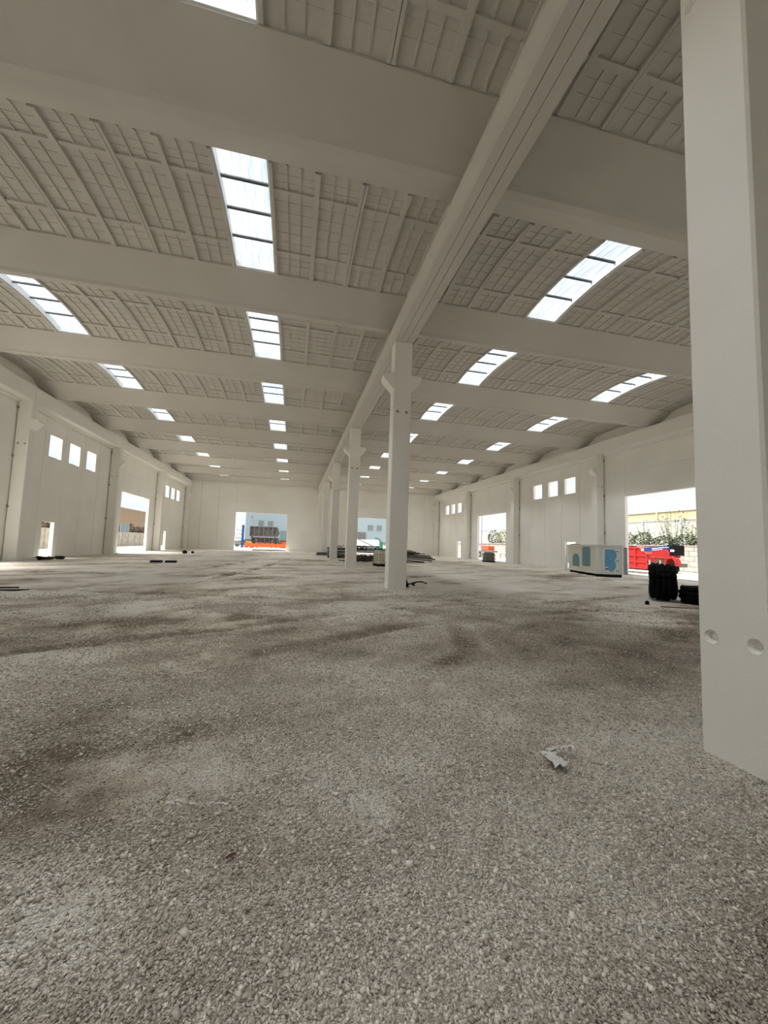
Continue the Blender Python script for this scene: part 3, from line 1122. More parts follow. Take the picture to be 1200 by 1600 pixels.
# caged liquid totes
def tote(name, label, loc, rz, tank, s=1.0):
    t = thing(name, label, 'tank', loc, rz)
    w, d, h = .5 * s, .6 * s, 1.0 * s
    tk = MB()
    ring = [(x, y) for x, y in rounded(-w + .03, w - .03, -d + .03, d - .03, .12)]
    tk.prism_z(ring, .15 * s, h - .04)
    tb = tk.build('tank_body', tank, t)
    MB().tube([(0, 0, h - .04), (0, 0, h)], .09 * s, 14).build('lid', 'steel_dark', tb)
    MB().tube([(0, -d - .01, .22 * s), (0, -d + .06, .22 * s)], .05 * s, 10).build('valve', 'steel_dark', tb)
    for x in np.linspace(-w, w, 7):
        for y in (-d, d):
            MB().tube([(x, y, .13 * s), (x, y, h - .08)], .011, 6).build('cage_bar', 'cage', t)
    for y in np.linspace(-d, d, 8)[1:-1]:
        for x in (-w, w):
            MB().tube([(x, y, .13 * s), (x, y, h - .08)], .011, 6).build('cage_bar', 'cage', t)
    for z in np.linspace(.16 * s, h - .08, 5):
        MB().tube([(-w, -d, z), (w, -d, z), (w, d, z), (-w, d, z)], .013, 6, closed=True).build('cage_ring', 'cage', t)
    p = MB()
    for z in (.10 * s, -.02):
        p.box(-w, w, -d, d, z, z + .03)
    pal = p.build('pallet', 'plank', t)
    for x in (-w + .06, 0, w - .06):
        for y in (-d + .07, 0, d - .07):
            MB().box(x - .06, x + .06, y - .06, y + .06, -.02, .12 * s).build('pallet_block', 'plank', pal)
    return t


tote('liquid_tote', 'yellowed caged liquid tank half hidden behind the tall central column', (5.45, 23.95, fz(5.4, 23.9)), math.radians(3), 'tank', .98)
tote('liquid_tote', 'second caged tank right behind the tall central column, mostly hidden', (6.42, 24.75, fz(6.4, 24.7)), math.radians(-4), 'tank', .86)
t = tote('liquid_tote', 'grey caged tank standing in front of the far gate', (17.85, 34.0, fz(17.8, 34)), math.radians(-8), 'tank_grey', .88)
# a film bag bulging out of the top of that tank
mb = MB()
b_ = ICO * np.array([.42, .5, .16]) * (1 + RNG.uniform(-.2, .2, (12, 1)))
mb.add(b_ + np.array([.05, .05, .93]), ICF)
mb.build('film_bag', 'film', t, smooth=True)

# stack of dark formwork planks behind the central columns
grp = 'dark planks stacked behind the central columns'
lab = 'long dark plank in the stack behind the central columns'
k = 0
for layer, zz in enumerate((.62, .70, .78, .86, .94)):
    for row in range(3):
        xs0 = 3.9 + .25 * layer * .3 + random.uniform(-.15, .15)
        xs1 = 10.2 - .38 * layer + random.uniform(-.2, .2) - .15 * row
        yy = 30.2 + row * .34
        lab = f'{("near", "middle", "rear")[row]} plank in the {("lowest", "second", "third", "fourth", "top")[layer]} layer of the dark stack behind the columns'
        t = thing('formwork_plank', lab, 'plank', (xs0, yy, zz), random.uniform(-.01, .01), grp)
        MB().box(0, xs1 - xs0, -.15, .15, 0, .055).build('plank_board', 'plank', t)
        for e_ in (0, xs1 - xs0 - .03):
            MB().box(e_, e_ + .03, -.152, .152, -.002, .057).build('end_cap', 'cage' if (k % 3) else 'rust', t)
        k += 1
for i, x in enumerate((4.6, 6.5, 8.4)):
    t = thing('trestle', f'{("first", "second", "third")[i]} dark support under the plank stack, counted from the tank', 'trestle', (x, 30.5, 0), 0, 'supports under the plank stack')
    MB().box(-.08, .08, -.5, .55, .52, .62).build('top_beam', 'plank', t)
    for y in (-.4, .4):
        MB().tube([(-.2, y, -.04), (0, y, .55)], .04, 6).build('leg', 'plank', t)
        MB().tube([(.2, y, -.04), (0, y, .55)], .04, 6).build('leg', 'plank', t)
# single planks sliding out of the stack towards the far wall
for i, (x0_, x1_, yy, za, zb) in enumerate(((8.0, 10.6, 29.85, .60, .46), (8.1, 10.7, 29.72, .50, .35), (8.2, 10.9, 29.60, .40, .24), (8.0, 10.6, 29.48, .30, .13), (7.7, 9.9, 29.36, .20, .02))):
    t = thing('loose_plank', f'{ORD[i]} plank from the top in the fan sticking out behind the tall central column', 'plank', (x0_, yy, za), 0, 'planks fanned out of the stack')
    o = MB().box(0, math.hypot(x1_ - x0_, zb - za), -.16, .16, 0, .085).build('plank_board', 'plank', t)
    o.rotation_euler = (0, -math.atan2(zb - za, x1_ - x0_), 0)
# tangled scrap under the stack: nobody could count it
mb = MB()
for _ in range(260):
    x, y = random.uniform(4.0, 8.3), random.uniform(28.9, 31.0)
    z = random.uniform(.02, .42)
    a_, l = random.uniform(0, 6.28), random.uniform(.2, .8)
    mid_ = (x + .5 * l * math.cos(a_) + random.uniform(-.1, .1), y + .5 * l * math.sin(a_), z + random.uniform(-.1, .2))
    mb.tube([(x, y, z), mid_, (x + l * math.cos(a_), y + l * math.sin(a_), random.uniform(.0, .4))], random.uniform(.012, .04), 5)
tag(mb.build('scrap_heap', 'scrap'), 'tangled dark scrap lying under the plank stack', 'scrap', kind='stuff')
for i in range(7):
    x, y = 4.5 + .5 * i, 29.1 + .1 * (i % 3)
    a_ = random.uniform(-.9, .9)
    t = thing('pale_lath', f'{ORD[i]} short lath, counted from the third column, in the scrap under the planks', 'lath', (x, y, .12), a_, 'pale laths in the scrap')
    o = MB().box(-.3, .3, -.02, .02, 0, .03).build('lath_body', 'wood', t)
    o.rotation_euler = (0, random.uniform(-.5, .5), 0)
# dark bale behind the third column
t = thing('steel_bale', 'low dark bale with bent bars on top behind the third free-standing column', 'bale', (3.75, 35.6, 0))
for z in (.15, .42, .69):
    MB().box(-.75, .85, -.5, .5, z, z + .22, .03).build('bundle', 'steel_dark', t)
MB().box(-.7, .8, -.4, -.25, -.05, .15).build('bearer', 'plank', t)
MB().box(-.7, .8, .25, .4, -.05, .15).build('bearer', 'plank', t)
for k in range(4):
    MB().tube([(-.5 + .3 * k, -.3, .9), (-.3 + .3 * k, 0, 1.08 + .06 * (k % 2)), (.2 + .25 * k, .2, .98)], .02, 6).build('bent_bar', 'steel_dark', t)
t = thing('pipe_bundle', 'dark pipe bundle lying along the last central columns', 'pipes', (2.75, 41.0, 0))
for k in range(5):
    MB().tube([(-.4, .16 * k - .3, .09), (1.9, .16 * k - .28, .09)], .085, 10).build('pipe', 'steel_dark', t)
for k in range(4):
    MB().tube([(-.35, .16 * k - .22, .23), (1.85, .16 * k - .2, .23)], .085, 10).build('pipe', 'rust' if k == 1 else 'steel_dark', t)

# cable offcuts at the foot of the tall central column
for i, (x, y, l, a_) in enumerate(((3.75, 12.55, .5, .3), (4.05, 12.95, .45, 1.1), (4.35, 13.25, .5, -.2))):
    t = thing('cable_offcut', f'{ORD[i]} dark cable offcut beside the foot of the tall central column', 'cable', (x, y, fz(x, y)), a_, 'cable offcuts')
    MB().tube([(-l / 2, 0, .02), (-l / 5, .05, .07), (l / 6, -.05, .09), (l / 2, .04, .02)], .022, 7).build('cable', 'black_rubber', t, smooth=True)
t = thing('black_offcut', 'black upright offcut leaning at the foot of the tall central column', 'pipe', (3.58, 12.42, fz(3.58, 12.4)))
MB().prism_y([(-.09, -.02), (.14, -.02), (.02, .30), (-.08, .42)], -.05, .05).build('offcut', 'black_rubber', t)


# small rubbish on the floor
def lump(name, label, cat, x, y, sx, sy, sz, m, group=None):
    t = thing(name, label, cat, (x, y, fz(x, y)), random.uniform(0, 3), group)
    v = ICO * np.array([sx, sy, sz]) * (1 + RNG.uniform(-.25, .25, (12, 1)))
    v[:, 2] += sz * .7
    MB().add(v, ICF).build('bag', m, t)
    MB().tube([(0, 0, sz * 1.2), (sx * .3, 0, sz * 1.75)], [sz * .2, sz * .12], 6).build('knot', m, t)
    return t


lump('black_bag', 'black bag slumped by the foot of the near wall column, next to a small door', 'bag', -12.2, 22.95, .22, .2, .12, 'black_rubber')
lump('dark_rag', 'flat dark sack lying in front of the small door', 'sack', -11.9, 24.1, .42, .3, .10, 'plank')
lump('grey_sack', 'grey sack between the near wall column and the small door', 'sack', -12.1, 23.4, .35, .25, .10, 'scrap')
t = thing('white_block', 'small white block on the rubbish at the near wall column', 'block', (-12.3, 22.75, .02))
MB().box(-.12, .12, -.07, .07, 0, .10, .02).build('block_body', 'white', t)
MB().box(-.03, .03, -.072, .072, .10, .12).build('strap', 'cage', t)
for i, x in enumerate((-6.95, -6.25)):
    t = thing('dark_slab', f'{("first", "second")[i]} of two flat black slabs lying on the open floor', 'slab', (x, 23.0, fz(x, 23)), .1 * i, 'flat black slabs')
    MB().box(-.26, .26, -.2, .2, 0, .10, .03).build('slab_body', 'black_rubber', t)
    MB().box(-.22, .22, -.16, .16, .10, .115).build('slab_top', 'steel_dark', t)
lump('dark_heap', 'larger of two small dark heaps near the far corner', 'bag', -8.9, 36.4, .2, .22, .18, 'plank')
lump('dark_heap', 'smaller of two small dark heaps near the far corner', 'bag', -8.35, 36.7, .15, .15, .13, 'plank')
for i, (x, y, l) in enumerate(((-6.3, 10.9, .7), (-6.6, 11.3, .45))):
    t = thing('dark_batten', f'{("longer", "shorter")[i]} dark batten beside the pale patch at the side of the floor', 'plank', (x, y, fz(x, y)), .1)
    MB().box(-l / 2, l / 2, -.03, .03, 0, .035).build('batten', 'plank', t)
    MB().box(-l / 2, -l / 2 + .02, -.031, .031, 0, .036).build('end', 'wood', t)
# crumpled plastic film on the gravel
t = thing('plastic_film', 'crumpled translucent scrap of plastic film lying on the gravel', 'film', (1.72, 2.30, fz(1.72, 2.30)))


def crumple(path, width, seed, nseg=14, na=6):
    r_ = random.Random(seed)
    mb = MB()
    pts = arc_pts(path, nseg)
    for i, (x, y) in enumerate(pts):
        p0, p1 = pts[max(0, i - 1)], pts[min(nseg - 1, i + 1)]
        d_ = np.array(p1) - np.array(p0)
        d_ /= np.hypot(*d_) + 1e-9
        for j in range(na):
            u = (j / (na - 1) - .5) * width * (1 + .3 * math.sin(i * 1.7))
            mb.v.append((x - d_[1] * u + r_.uniform(-.006, .006), y + d_[0] * u + r_.uniform(-.006, .006), 0.030 + .030 * abs(math.sin(i * 1.3 + j * 2.1)) + r_.uniform(0, .008)))
    for i in range(nseg - 1):
        for j in range(na - 1):
            a_ = i * na + j
            mb.f.append((a_, a_ + 1, a_ + na + 1, a_ + na))
    return mb


crumple([(0.0, -.07), (-.05, .0), (-.02, .09)], .085, 3).build('crumpled_end', 'film', t, smooth=True)
crumple([(-.03, .10), (.08, .13), (.20, .125)], .035, 5).build('twisted_tail', 'film', t, smooth=True)
# thin spill of white powder
mb = MB()
for k in range(170):
    s_ = random.uniform(0, 1) ** 1.2
    w_ = .004 + .010 * abs(math.sin(6 * s_ + .6))
    x, y = -.56 + .30 * s_ + random.gauss(0, .004), 2.315 - .06 * s_ + .012 * math.sin(9 * s_) + random.gauss(0, w_)
    r_ = random.uniform(.0016, .0036)
    mb.add(ICO * np.array([r_ * 1.4, r_, .0022]) + np.array([x, y, fz(x, y) + .007]), ICF)
tag(mb.build('powder_spill', 'powder'), 'thin line of spilled white powder on the gravel', 'powder', kind='stuff')
x, y = -.19, 1.87
t = thing('dead_leaf', 'small curled dark brown leaf on the near gravel', 'leaf', (x, y, fz(x, y) + .012), .5)
lf = MB()
for i, u in enumerate(np.linspace(-.022, .022, 7)):
    w_ = .010 * (1 - (u / .025) ** 2)
    for j in (-1, 0, 1):
        lf.v.append((u, j * w_, .006 * j * j + .12 * abs(u) ** 1.3))
for i in range(6):
    for j in range(2):
        a_ = 3 * i + j
        lf.f.append((a_, a_ + 1, a_ + 4, a_ + 3))
lf.build('blade', 'leaf_brown', t, smooth=True)
MB().tube([(-.022, 0, .004), (-.034, .004, .002)], .0012, 5).build('stalk', 'leaf_brown', t)
# threshold kerbs at the gates
for nm, x, y0, y1 in (('side of the tan building', XL - .05, COLY[4] + 2.4, COLY[4] + 8.4), ('side of the red skip, far gate', XR + .05, COLY[4] + 2.4, COLY[4] + 8.4), ('side of the red skip, near gate', XR + .05, COLY[2] + 2.4, COLY[2] + 8.4)):
    t = tag(MB().box(x - .18, x + .18, y0 + .02, y1 - .02, -.2, .03).build('threshold', 'fence_white'), f'pale concrete threshold of the gate on the {nm}', 'threshold', kind='structure')

# ================================================================== yard: boundary walls and buildings
bw = tag(MB().box(29.25, 29.50, 8, 90, -.3, 1.93).build('boundary_wall', 'block'), 'weathered concrete block wall behind the red skip', 'wall', kind='structure')
blk = None
for r_ in range(5):
    for k in range(16):
        y = 15.2 + .85 * k + (.42 if r_ % 2 else 0)
        if blk is None:
            blk = MB().box(0, .06, .012, .838, .012, .378).mesh('block')
            blk.materials.append(M['block'])
        o = link('block', blk, None, bw, (29.19 + random.uniform(-.012, .012), y, .02 + .385 * r_))
MB().box(29.15, 29.56, 8, 90, 1.93, 2.0).build('coping', 'block', bw)
bl = tag(MB().box(-21.3, -21.05, -10, 95, -.3, 1.80).build('boundary_wall', 'block'), 'pale stained boundary wall in front of the tan building', 'wall', kind='structure')
for k in range(30):
    MB().box(-21.05, -21.0, 30 + 2.0 * k, 30 + 2.0 * k + .12, -.05, 1.82).build('pilaster', 'block', bl)


def building(name, label, x0, x1, y0, y1, h, wallm, cap=None):
    t = thing(name, label, 'building', ((x0 + x1) / 2, (y0 + y1) / 2, 0))
    MB().box(x0, x1, y0, y1, -.2, h).build('walls', wallm, t, loc=W(t))
    MB().box(x0 - .12, x1 + .12, y0 - .12, y1 + .12, h, h + .18).build('roof_edge', cap or wallm, t, loc=W(t))
    return t


b1 = building('industrial_building', 'long cream industrial building behind the fence and reeds', 46, 70, 16, 62, 6.6, 'cream', 'fence_white')
for y in np.arange(18, 62, 6):
    MB().box(45.9, 46.0, y, y + .25, -.1, 6.6).build('pilaster', 'cream', b1, loc=W(b1))
b2 = building('industrial_building', 'tan rendered building beyond the stained boundary wall', -48, -30, 40, 130, 6.2, 'tan', 'fence_white')
for y in np.arange(46, 128, 9):
    MB().box(-30, -29.93, y, y + .08, 0, 6.2).build('wall_joint', 'fence_white', b2, loc=W(b2))
b3 = building('industrial_building', 'pale blue clad building across the yard beyond the end wall', -9.15, 26, 80, 104, 9.2, 'blue_white', 'blue_grey')
for i, (x0, x1, z0_, z1_) in enumerate(((-6.75, -5.85, 4.2, 5.12), (-4.98, -4.08, 4.2, 5.1), (14.75, 15.85, 4.15, 5.15), (16.65, 17.65, 4.15, 5.15))):
    f_ = MB().box(x0 - .08, x1 + .08, 79.94, 80.02, z0_ - .08, z1_ + .08).build('window', 'galv_post', b3, loc=W(b3))
    MB().box(x0, x1, 79.90, 79.95, z0_, z1_).build('pane', 'glass_dark', f_)
    MB().box((x0 + x1) / 2 - .025, (x0 + x1) / 2 + .025, 79.88, 79.91, z0_, z1_).build('mullion', 'galv_post', f_)
MB().box(11.9, 14.4, 79.9, 80.02, -.1, 3.6).build('gate_opening', 'steel_dark', b3, loc=W(b3))
MB().box(-2.6, 3.4, 79.86, 80.02, -.1, 3.25).build('roller_door', 'blue_grey', b3, loc=W(b3))
for z in np.arange(.2, 3.2, .3):
    MB().box(-2.6, 3.4, 79.84, 79.87, z, z + .04).build('door_slat', 'galv_post', b3, loc=W(b3))
MB().box(17.9, 24.0, 79.86, 80.02, -.1, 1.95).build('plinth', 'galv_post', b3, loc=W(b3))
MB().tube([(-8.0, 79.8, 5.75), (-8.0, 79.5, 5.85)], .12, 8).build('wall_lamp', 'steel_dark', b3, loc=W(b3))
building('grey_shed', 'grey flat-roofed shed beyond the bushes at the far gate', 52, 62, 78, 96, 5.6, 'fence_white', 'blue_grey')
# panel fence with posts in front of the cream building
t = thing('panel_fence', 'tall pale panel fence behind the reeds', 'fence', (36, 40, 0))
for y in np.arange(22, 70, 4.2):
    MB().box(35.96, 36.0, y + .06, y + 4.14, -.1, 4.55).build('fence_panel', 'fence_white', t, loc=W(t))
    MB().box(35.88, 36.06, y - .09, y + .09, -.1, 4.72).build('post', 'galv_post', t, loc=W(t))
    MB().box(35.92, 36.02, y + .06, y + 4.14, 4.55, 4.62).build('top_rail', 'galv_post', t, loc=W(t))


# ------------------------------------------------------------------ plants
def blade(mb, p, d, l, w, droop):
    p, d = Vector(p), Vector(d).normalized()
    s_ = d.cross(Vector((0, 0, 1)))
    s_ = s_.normalized() if s_.length > 1e-3 else Vector((1, 0, 0))
    pts = []
    for k in range(4):
        u = k / 3
        q = p + d * (l * u) + Vector((0, 0, -droop * l * u * u))
        ww = w * (1.0, 1.0, .7, .05)[k]
        pts += [q - s_ * ww, q + s_ * ww]
    mb.add(pts, [(0, 1, 3, 2), (2, 3, 5, 4), (4, 5, 7, 6)])


def cane_clump(label, x, y, h, n, spread, m='cane', z0=0.0, group=None, name='cane_clump'):
    t = thing(name, label, 'plant', (x, y, z0), 0, group)
    st, lf = MB(), MB()
    for k in range(n):
        a_ = random.uniform(0, 6.28)
        r_ = spread * random.uniform(0, 1) ** .7
        bx, by = .35 * r_ * math.cos(a_), .35 * r_ * math.sin(a_)
        hh = h * random.uniform(.65, 1.0)
        tx, ty = bx + r_ * .8 * math.cos(a_), by + r_ * .8 * math.sin(a_)
        pts = [(bx + (tx - bx) * u * u, by + (ty - by) * u * u, hh * u) for u in (0, .3, .55, .8, 1.0)]
        st.tube(pts, [.018, .016, .014, .010, .005], 4)
        for q in range(18):
            u = .25 + .75 * q / 17
            px, py, pz = bx + (tx - bx) * u * u, by + (ty - by) * u * u, hh * u
            g = random.uniform(0, 6.28)
            blade(lf, (px, py, pz), (math.cos(g), math.sin(g), random.uniform(.4, 1.2)), random.uniform(.4, .7), random.uniform(.028, .045), random.uniform(.3, .8))
    st.build('stems', 'bark' if m == 'cane' else m, t)
    o = lf.build('leaves', m, t)
    return t


def bush(label, x, y, z, rx, ry, rz, n, m='bush', group=None, name='bush', leaf=.09):
    t = thing(name, label, 'plant', (x, y, z), 0, group)
    lf = MB()
    for k in range(n):
        v = Vector((random.gauss(0, 1), random.gauss(0, 1), random.gauss(0, 1))).normalized() * random.uniform(.55, 1.0) ** .5
        p_ = (v.x * rx, v.y * ry, rz + v.z * rz)
        blade(lf, p_, (random.uniform(-1, 1), random.uniform(-1, 1), random.uniform(-.3, 1)), random.uniform(.8, 1.5) * leaf * 1.6, leaf * random.uniform(.35, .6), .4)
    st = MB()
    for k in range(7):
        a_ = 6.28 * k / 7
        st.tube([(0, 0, -z), (.3 * rx * math.cos(a_), .3 * ry * math.sin(a_), rz * .6), (.75 * rx * math.cos(a_), .75 * ry * math.sin(a_), rz * 1.4)], [.03, .02, .008], 5)
    st.build('branches', 'bark', t)
    lf.build('foliage', m, t)
    return t


gr = 'reeds and bushes behind the block wall'
for i, (y, h, n, sp, lab) in enumerate(((29.6, 4.0, 10, 1.3, 'loose reed clump behind the red skip, at the gate jamb'), (27.3, 4.6, 14, 1.5, 'tallest reed clump in the middle of the near gate'),
                                        (25.6, 4.4, 13, 1.3, 'dense reed clump above the red machine'), (23.9, 3.9, 12, 1.2, 'reed clump between the machine and the bare block wall'),
                                        (22.4, 3.4, 10, 1.1, 'short reed clump at the edge of the near gate, above bare blocks'))):
    cane_clump(lab, 32.3, y * 1.03, h + .45, n + 8, sp * .8, group=gr)
for i, (y, rz, lab) in enumerate(((31.0, .75, 'low dark bush behind the block wall at the gate jamb'), (29.2, .72, 'round dark bush over the red skip'), (27.2, .55, 'low bush at the foot of the tallest reeds'),
                                  (25.3, .6, 'low bush over the red machine'), (23.4, .62, 'low bush over the bare block wall'))):
    bush(lab, 30.3, y, 1.75, .5, 1.0, rz, 700, group=gr)
gr = 'bushes seen through the far gate'
for i, (x, y, rx, rz, mm, lab) in enumerate(((30.6, 57.2, 1.3, 1.0, 'bush', 'dark bush beside the poles at the far gate'), (30.6, 54.2, 1.5, .95, 'cane', 'light green bush in the middle of the far gate'), (30.6, 51.2, 1.3, .65, 'cane', 'low light green bush at the near jamb of the far gate'))):
    bush(lab, x + .3, y, 1.6, .9, rx, rz * 1.25, 520, mm, gr, leaf=.16)
for i, (y, lab) in enumerate(((56.0, 'reed clump above the dark bush at the far gate'), (52.9, 'reed clump above the light bushes at the far gate'))):
    cane_clump(lab, 33.2, y, 4.0, 12, 1.1, group=gr)
gr = 'dry brush on the stained boundary wall'
for i, y in enumerate(np.arange(37, 68, 2.2)):
    bush(f'dry brown brush on the stained boundary wall, {ORD[i % 12]} tuft from the {"near" if i < 12 else "far"} end', -22.1, float(y), 1.45, .5, 1.05, .62 + .1 * (i % 3), 420, 'dry', gr, 'dry_brush', leaf=.13)
t = thing('blue_sheet', 'grey-blue sheet hung on top of the stained boundary wall', 'sheet', (-20.95, 56.2, 1.82))
MB().box(-.03, .03, -1.3, 1.3, 0, 1.0).build('sheet_face', 'blue_grey', t)
for y in (-1.25, 0, 1.25):
    MB().tube([(.05, y, -1.85), (.05, y, 1.05)], .03, 6).build('sheet_post', 'cage', t)

# ------------------------------------------------------------------ red skip and machine at the near gate
x0, ya, yb = 26.85, 25.55, 31.2
t = thing('red_skip', 'bright red steel skip with ribbed sides and sloping end', 'skip', (27.9, 28.4, 0))
prof = [(ya, .12), (yb, .12), (yb, 1.78), (ya + .75, 1.78), (ya, 1.25)]
MB().prism_x(prof, x0 + .06, x0 + 2.1).build('body', 'red', t, loc=W(t))
for y in (ya + .05, ya + 1.1, ya + 2.05, ya + 3.0, ya + 3.95, ya + 4.9, yb - .06):
    zt = 1.78 if y > ya + .75 else 1.28
    MB().box(x0 - .02, x0 + .07, y - .05, y + .05, .12, zt).build('rib', 'red_rib', t, loc=W(t))
for z in (.14, .62, 1.12, 1.72):
    MB().box(x0 - .01, x0 + .07, ya + (.78 if z > 1.3 else 0), yb, z - .05, z + .05).build('side_rail', 'red_rib', t, loc=W(t))
mb = MB().tube([(x0 + .02, ya - .02, 1.25), (x0 + .02, ya + .77, 1.78)], .06, 6)
mb.build('sloping_rail', 'red_rib', t, loc=W(t))
MB().box(x0 - .03, x0 + .02, ya + 2.15, ya + 2.55, .85, 1.15).build('white_plate', 'white', t, loc=W(t))
MB().box(x0 + .3, x0 + .5, ya, yb, -.05, .13).build('skid', 'steel_dark', t, loc=W(t))
MB().box(x0 + 1.6, x0 + 1.8, ya, yb, -.05, .13).build('skid', 'steel_dark', t, loc=W(t))

t = thing('crane_machine', 'red and blue compact crane parked beside the red skip', 'machine', (26.05, 23.05, 0))
mx, my = 25.45, 23.0
MB().box(mx, mx + 1.2, my - .85, my + .85, .42, .68).build('chassis', 'steel_dark', t, loc=W(t))
MB().prism_x([(my + .95, 1.05), (my + .95, 1.48), (my - .1, 1.62), (my - .45, 1.30), (my - .45, 1.05)], mx + .15, mx + 1.1).build('bonnet', 'red', t, loc=W(t))
MB().box(mx + .2, mx + 1.0, my - .1, my + .8, .68, 1.05).build('engine', 'rust', t, loc=W(t))
bm_ = MB().box(0, .32, -1.0, 1.45, 0, .30).build('boom', 'blue', t, loc=(mx + .35 - 26.05, my + .35 - 23.05, 1.55))
bm_.rotation_euler = (math.radians(-5), 0, 0)
MB().box(-.012, 0, -.6, .75, .17, .21).build('stripe', 'white', bm_)
MB().box(-.012, 0, -.1, .75, .06, .09).build('stripe', 'white', bm_)
MB().box(.05, .27, 1.45, 1.75, .06, .26).build('boom_extension', 'galv_post', bm_)
MB().box(mx + .1, mx + .9, my - .95, my - .45, 1.22, 1.92, .05).build('motor_box', 'black_rubber', t, loc=W(t))
MB().box(mx + .08, mx + .1, my - .85, my - .58, 1.48, 1.62).build('plate', 'white', t, loc=W(t))
for k, (dy, zz) in enumerate(((-.2, 2.02), (-.5, 2.1), (-.75, 2.0))):
    MB().tube([(mx + .3, my + dy + .35, 1.85), (mx + .35, my + dy + .1, zz), (mx + .4, my + dy - .1, 1.88)], .035, 7).build('hose', 'black_rubber' if k else 'galv_post', t, loc=W(t), smooth=True)
fen = MB()
ptsf = [(mx - .1, my - .72 + .42 * math.cos(a_), .55 + .62 * math.sin(a_)) for a_ in np.linspace(math.radians(-5), math.radians(185), 14)]
for (xa, xb) in ((mx - .12, mx + .35),):
    n0 = len(fen.v)
    for (_, y, z) in ptsf:
        fen.v += [(xa, y, z), (xb, y, z), (xb, my - .72 + (y - my + .72) * .8, .55 + (z - .55) * .82), (xa, my - .72 + (y - my + .72) * .8, .55 + (z - .55) * .82)]
    for k in range(13):
        for q in range(4):
            r_ = (q + 1) % 4
            fen.f.append((n0 + 4 * k + q, n0 + 4 * k + r_, n0 + 4 * k + 4 + r_, n0 + 4 * k + 4 + q))
    fen.f += [(n0, n0 + 1, n0 + 2, n0 + 3), (n0 + 52, n0 + 55, n0 + 54, n0 + 53)]
fen.build('mudguard', 'red', t, loc=W(t))
for yy in (my - .72, my + .25, my + .75):
    wh = MB().tube([(mx - .05, yy, .32), (mx + .25, yy, .32)], .36, 20).build('wheel', 'black_rubber', t, loc=W(t))
    MB().tube([(mx - .07, yy, .32), (mx - .05, yy, .32)], .16, 14).build('hub', 'cage', wh)
for yy in (my + .9, my + .05):
    MB().tube([(mx - .1, yy, .05), (mx - .1, yy, .85)], .06, 8).build('hydraulic_leg', 'galv_post', t, loc=W(t))
MB().tube([(mx - .12, my - .8, 1.02), (mx - .12, my + .85, 1.06)], .03, 6).build('guard_rail', 'red_rib', t, loc=W(t))
MB().tube([(mx, my - 1.2, .5), (mx, my - 1.2, 1.05), (mx, my - 1.0, 1.05), (mx, my - 1.0, .5)], .02, 6).build('handrail', 'steel_dark', t, loc=W(t))
# pale planks lying in front of it
t = thing('yard_kerb', 'low pale concrete kerb lying outside the near gate', 'kerb', (22.5, 22.4, 0))
MB().box(-.15, .15, -.9, .9, -.03, .10).build('kerb_body', 'block', t)
MB().box(-.152, .152, -.02, .02, -.03, .102).build('joint', 'steel_dark', t)

# ------------------------------------------------------------------ yard at the far side gate
t = thing('orange_crates', 'orange crates on a dark trailer outside the far side gate', 'crate', (26.0, 50.0, 0))
for k in range(3):
    b_ = MB().box(-.4, .5, -1.15 + .8 * k, -.4 + .8 * k, .95, 1.55, .03).build('crate', 'orange', t)
    MB().box(-.42, -.4, -1.05 + .8 * k, -.5 + .8 * k, 1.2, 1.26).build('crate_band', 'fence_white', b_)
MB().box(-.6, .7, -1.6, 1.7, .72, .92).build('deck', 'steel_dark', t)
for y in (-.8, .8):
    wh = MB().tube([(-.7, y, .35), (-.45, y, .35)], .38, 16).build('wheel', 'black_rubber', t)
    MB().tube([(-.72, y, .35), (-.7, y, .35)], .16, 12).build('hub', 'cage', wh)
t = thing('yard_car', 'pale car parked beyond the poles at the far side gate', 'car', (27.0, 57.2, 0))
prof = [(-2.0, .35), (2.0, .35), (2.05, .8), (1.2, .95), (.6, 1.42), (-1.0, 1.45), (-1.7, .98), (-2.05, .85)]
MB().prism_x(prof, -.8, .8).build('body', 'box_white', t)
MB().prism_x([(-1.45, .98), (.98, .98), (.52, 1.34), (-.92, 1.37)], -.815, .815).build('windows', 'glass_dark', t)
for y in (-1.25, 1.25):
    MB().tube([(-.86, y, .32), (.86, y, .32)], .32, 16).build('wheel', 'black_rubber', t)
for i, (y, r_) in enumerate(((47.75, .10), (46.9, .08))):
    x_ = 23.6
    t = thing('pole', f'{("thicker", "thinner")[i]} pale pole outside the far side gate', 'pole', (x_, y, 0))
    MB().tube([(0, 0, -.05), (0, 0, 6.6)], [r_, r_ * .8], 12).build('shaft', 'galv_post', t)
    MB().box(-.16, .16, -.16, .16, -.04, .03).build('foot_plate', 'cage', t)
t = thing('trestle_table', 'rusty trestle frame with a pale blue board outside the far side gate', 'trestle', (24.5, 42.3, 0))
MB().box(-.5, .5, -1.2, 1.0, .62, .70).build('top', 'galv_post', t)
MB().box(-.05, 0, -.9, .2, .85, 1.35).build('blue_board', 'blue_grey', t)
MB().box(-.03, .02, -.4, -.3, .7, .86).build('board_stay', 'cage', t)
for y in (-1.0, .8):
    for x in (-.4, .4):
        MB().tube([(x, y, -.04), (x * .8, y, .62)], .035, 6).build('leg', 'rust', t)
t = thing('dark_bracket', 'dark steel bracket standing just outside the far side gate', 'bracket', (23.4, 44.4, 0))
MB().box(-.1, .1, -.9, .5, .68, .80).build('arm', 'steel_dark', t)
MB().box(-.1, .1, .0, .22, -.04, .70).build('upright', 'steel_dark', t)
MB().box(-.25, .25, -1.3, .5, -.04, .10).build('foot', 'steel_dark', t)

# ------------------------------------------------------------------ yard beyond the end wall
t = thing('skip_container', 'upper of two stacked grimy grey skips beyond the end wall', 'skip', (-5.2, 74.0, 1.98), 0, 'stacked grey skips')


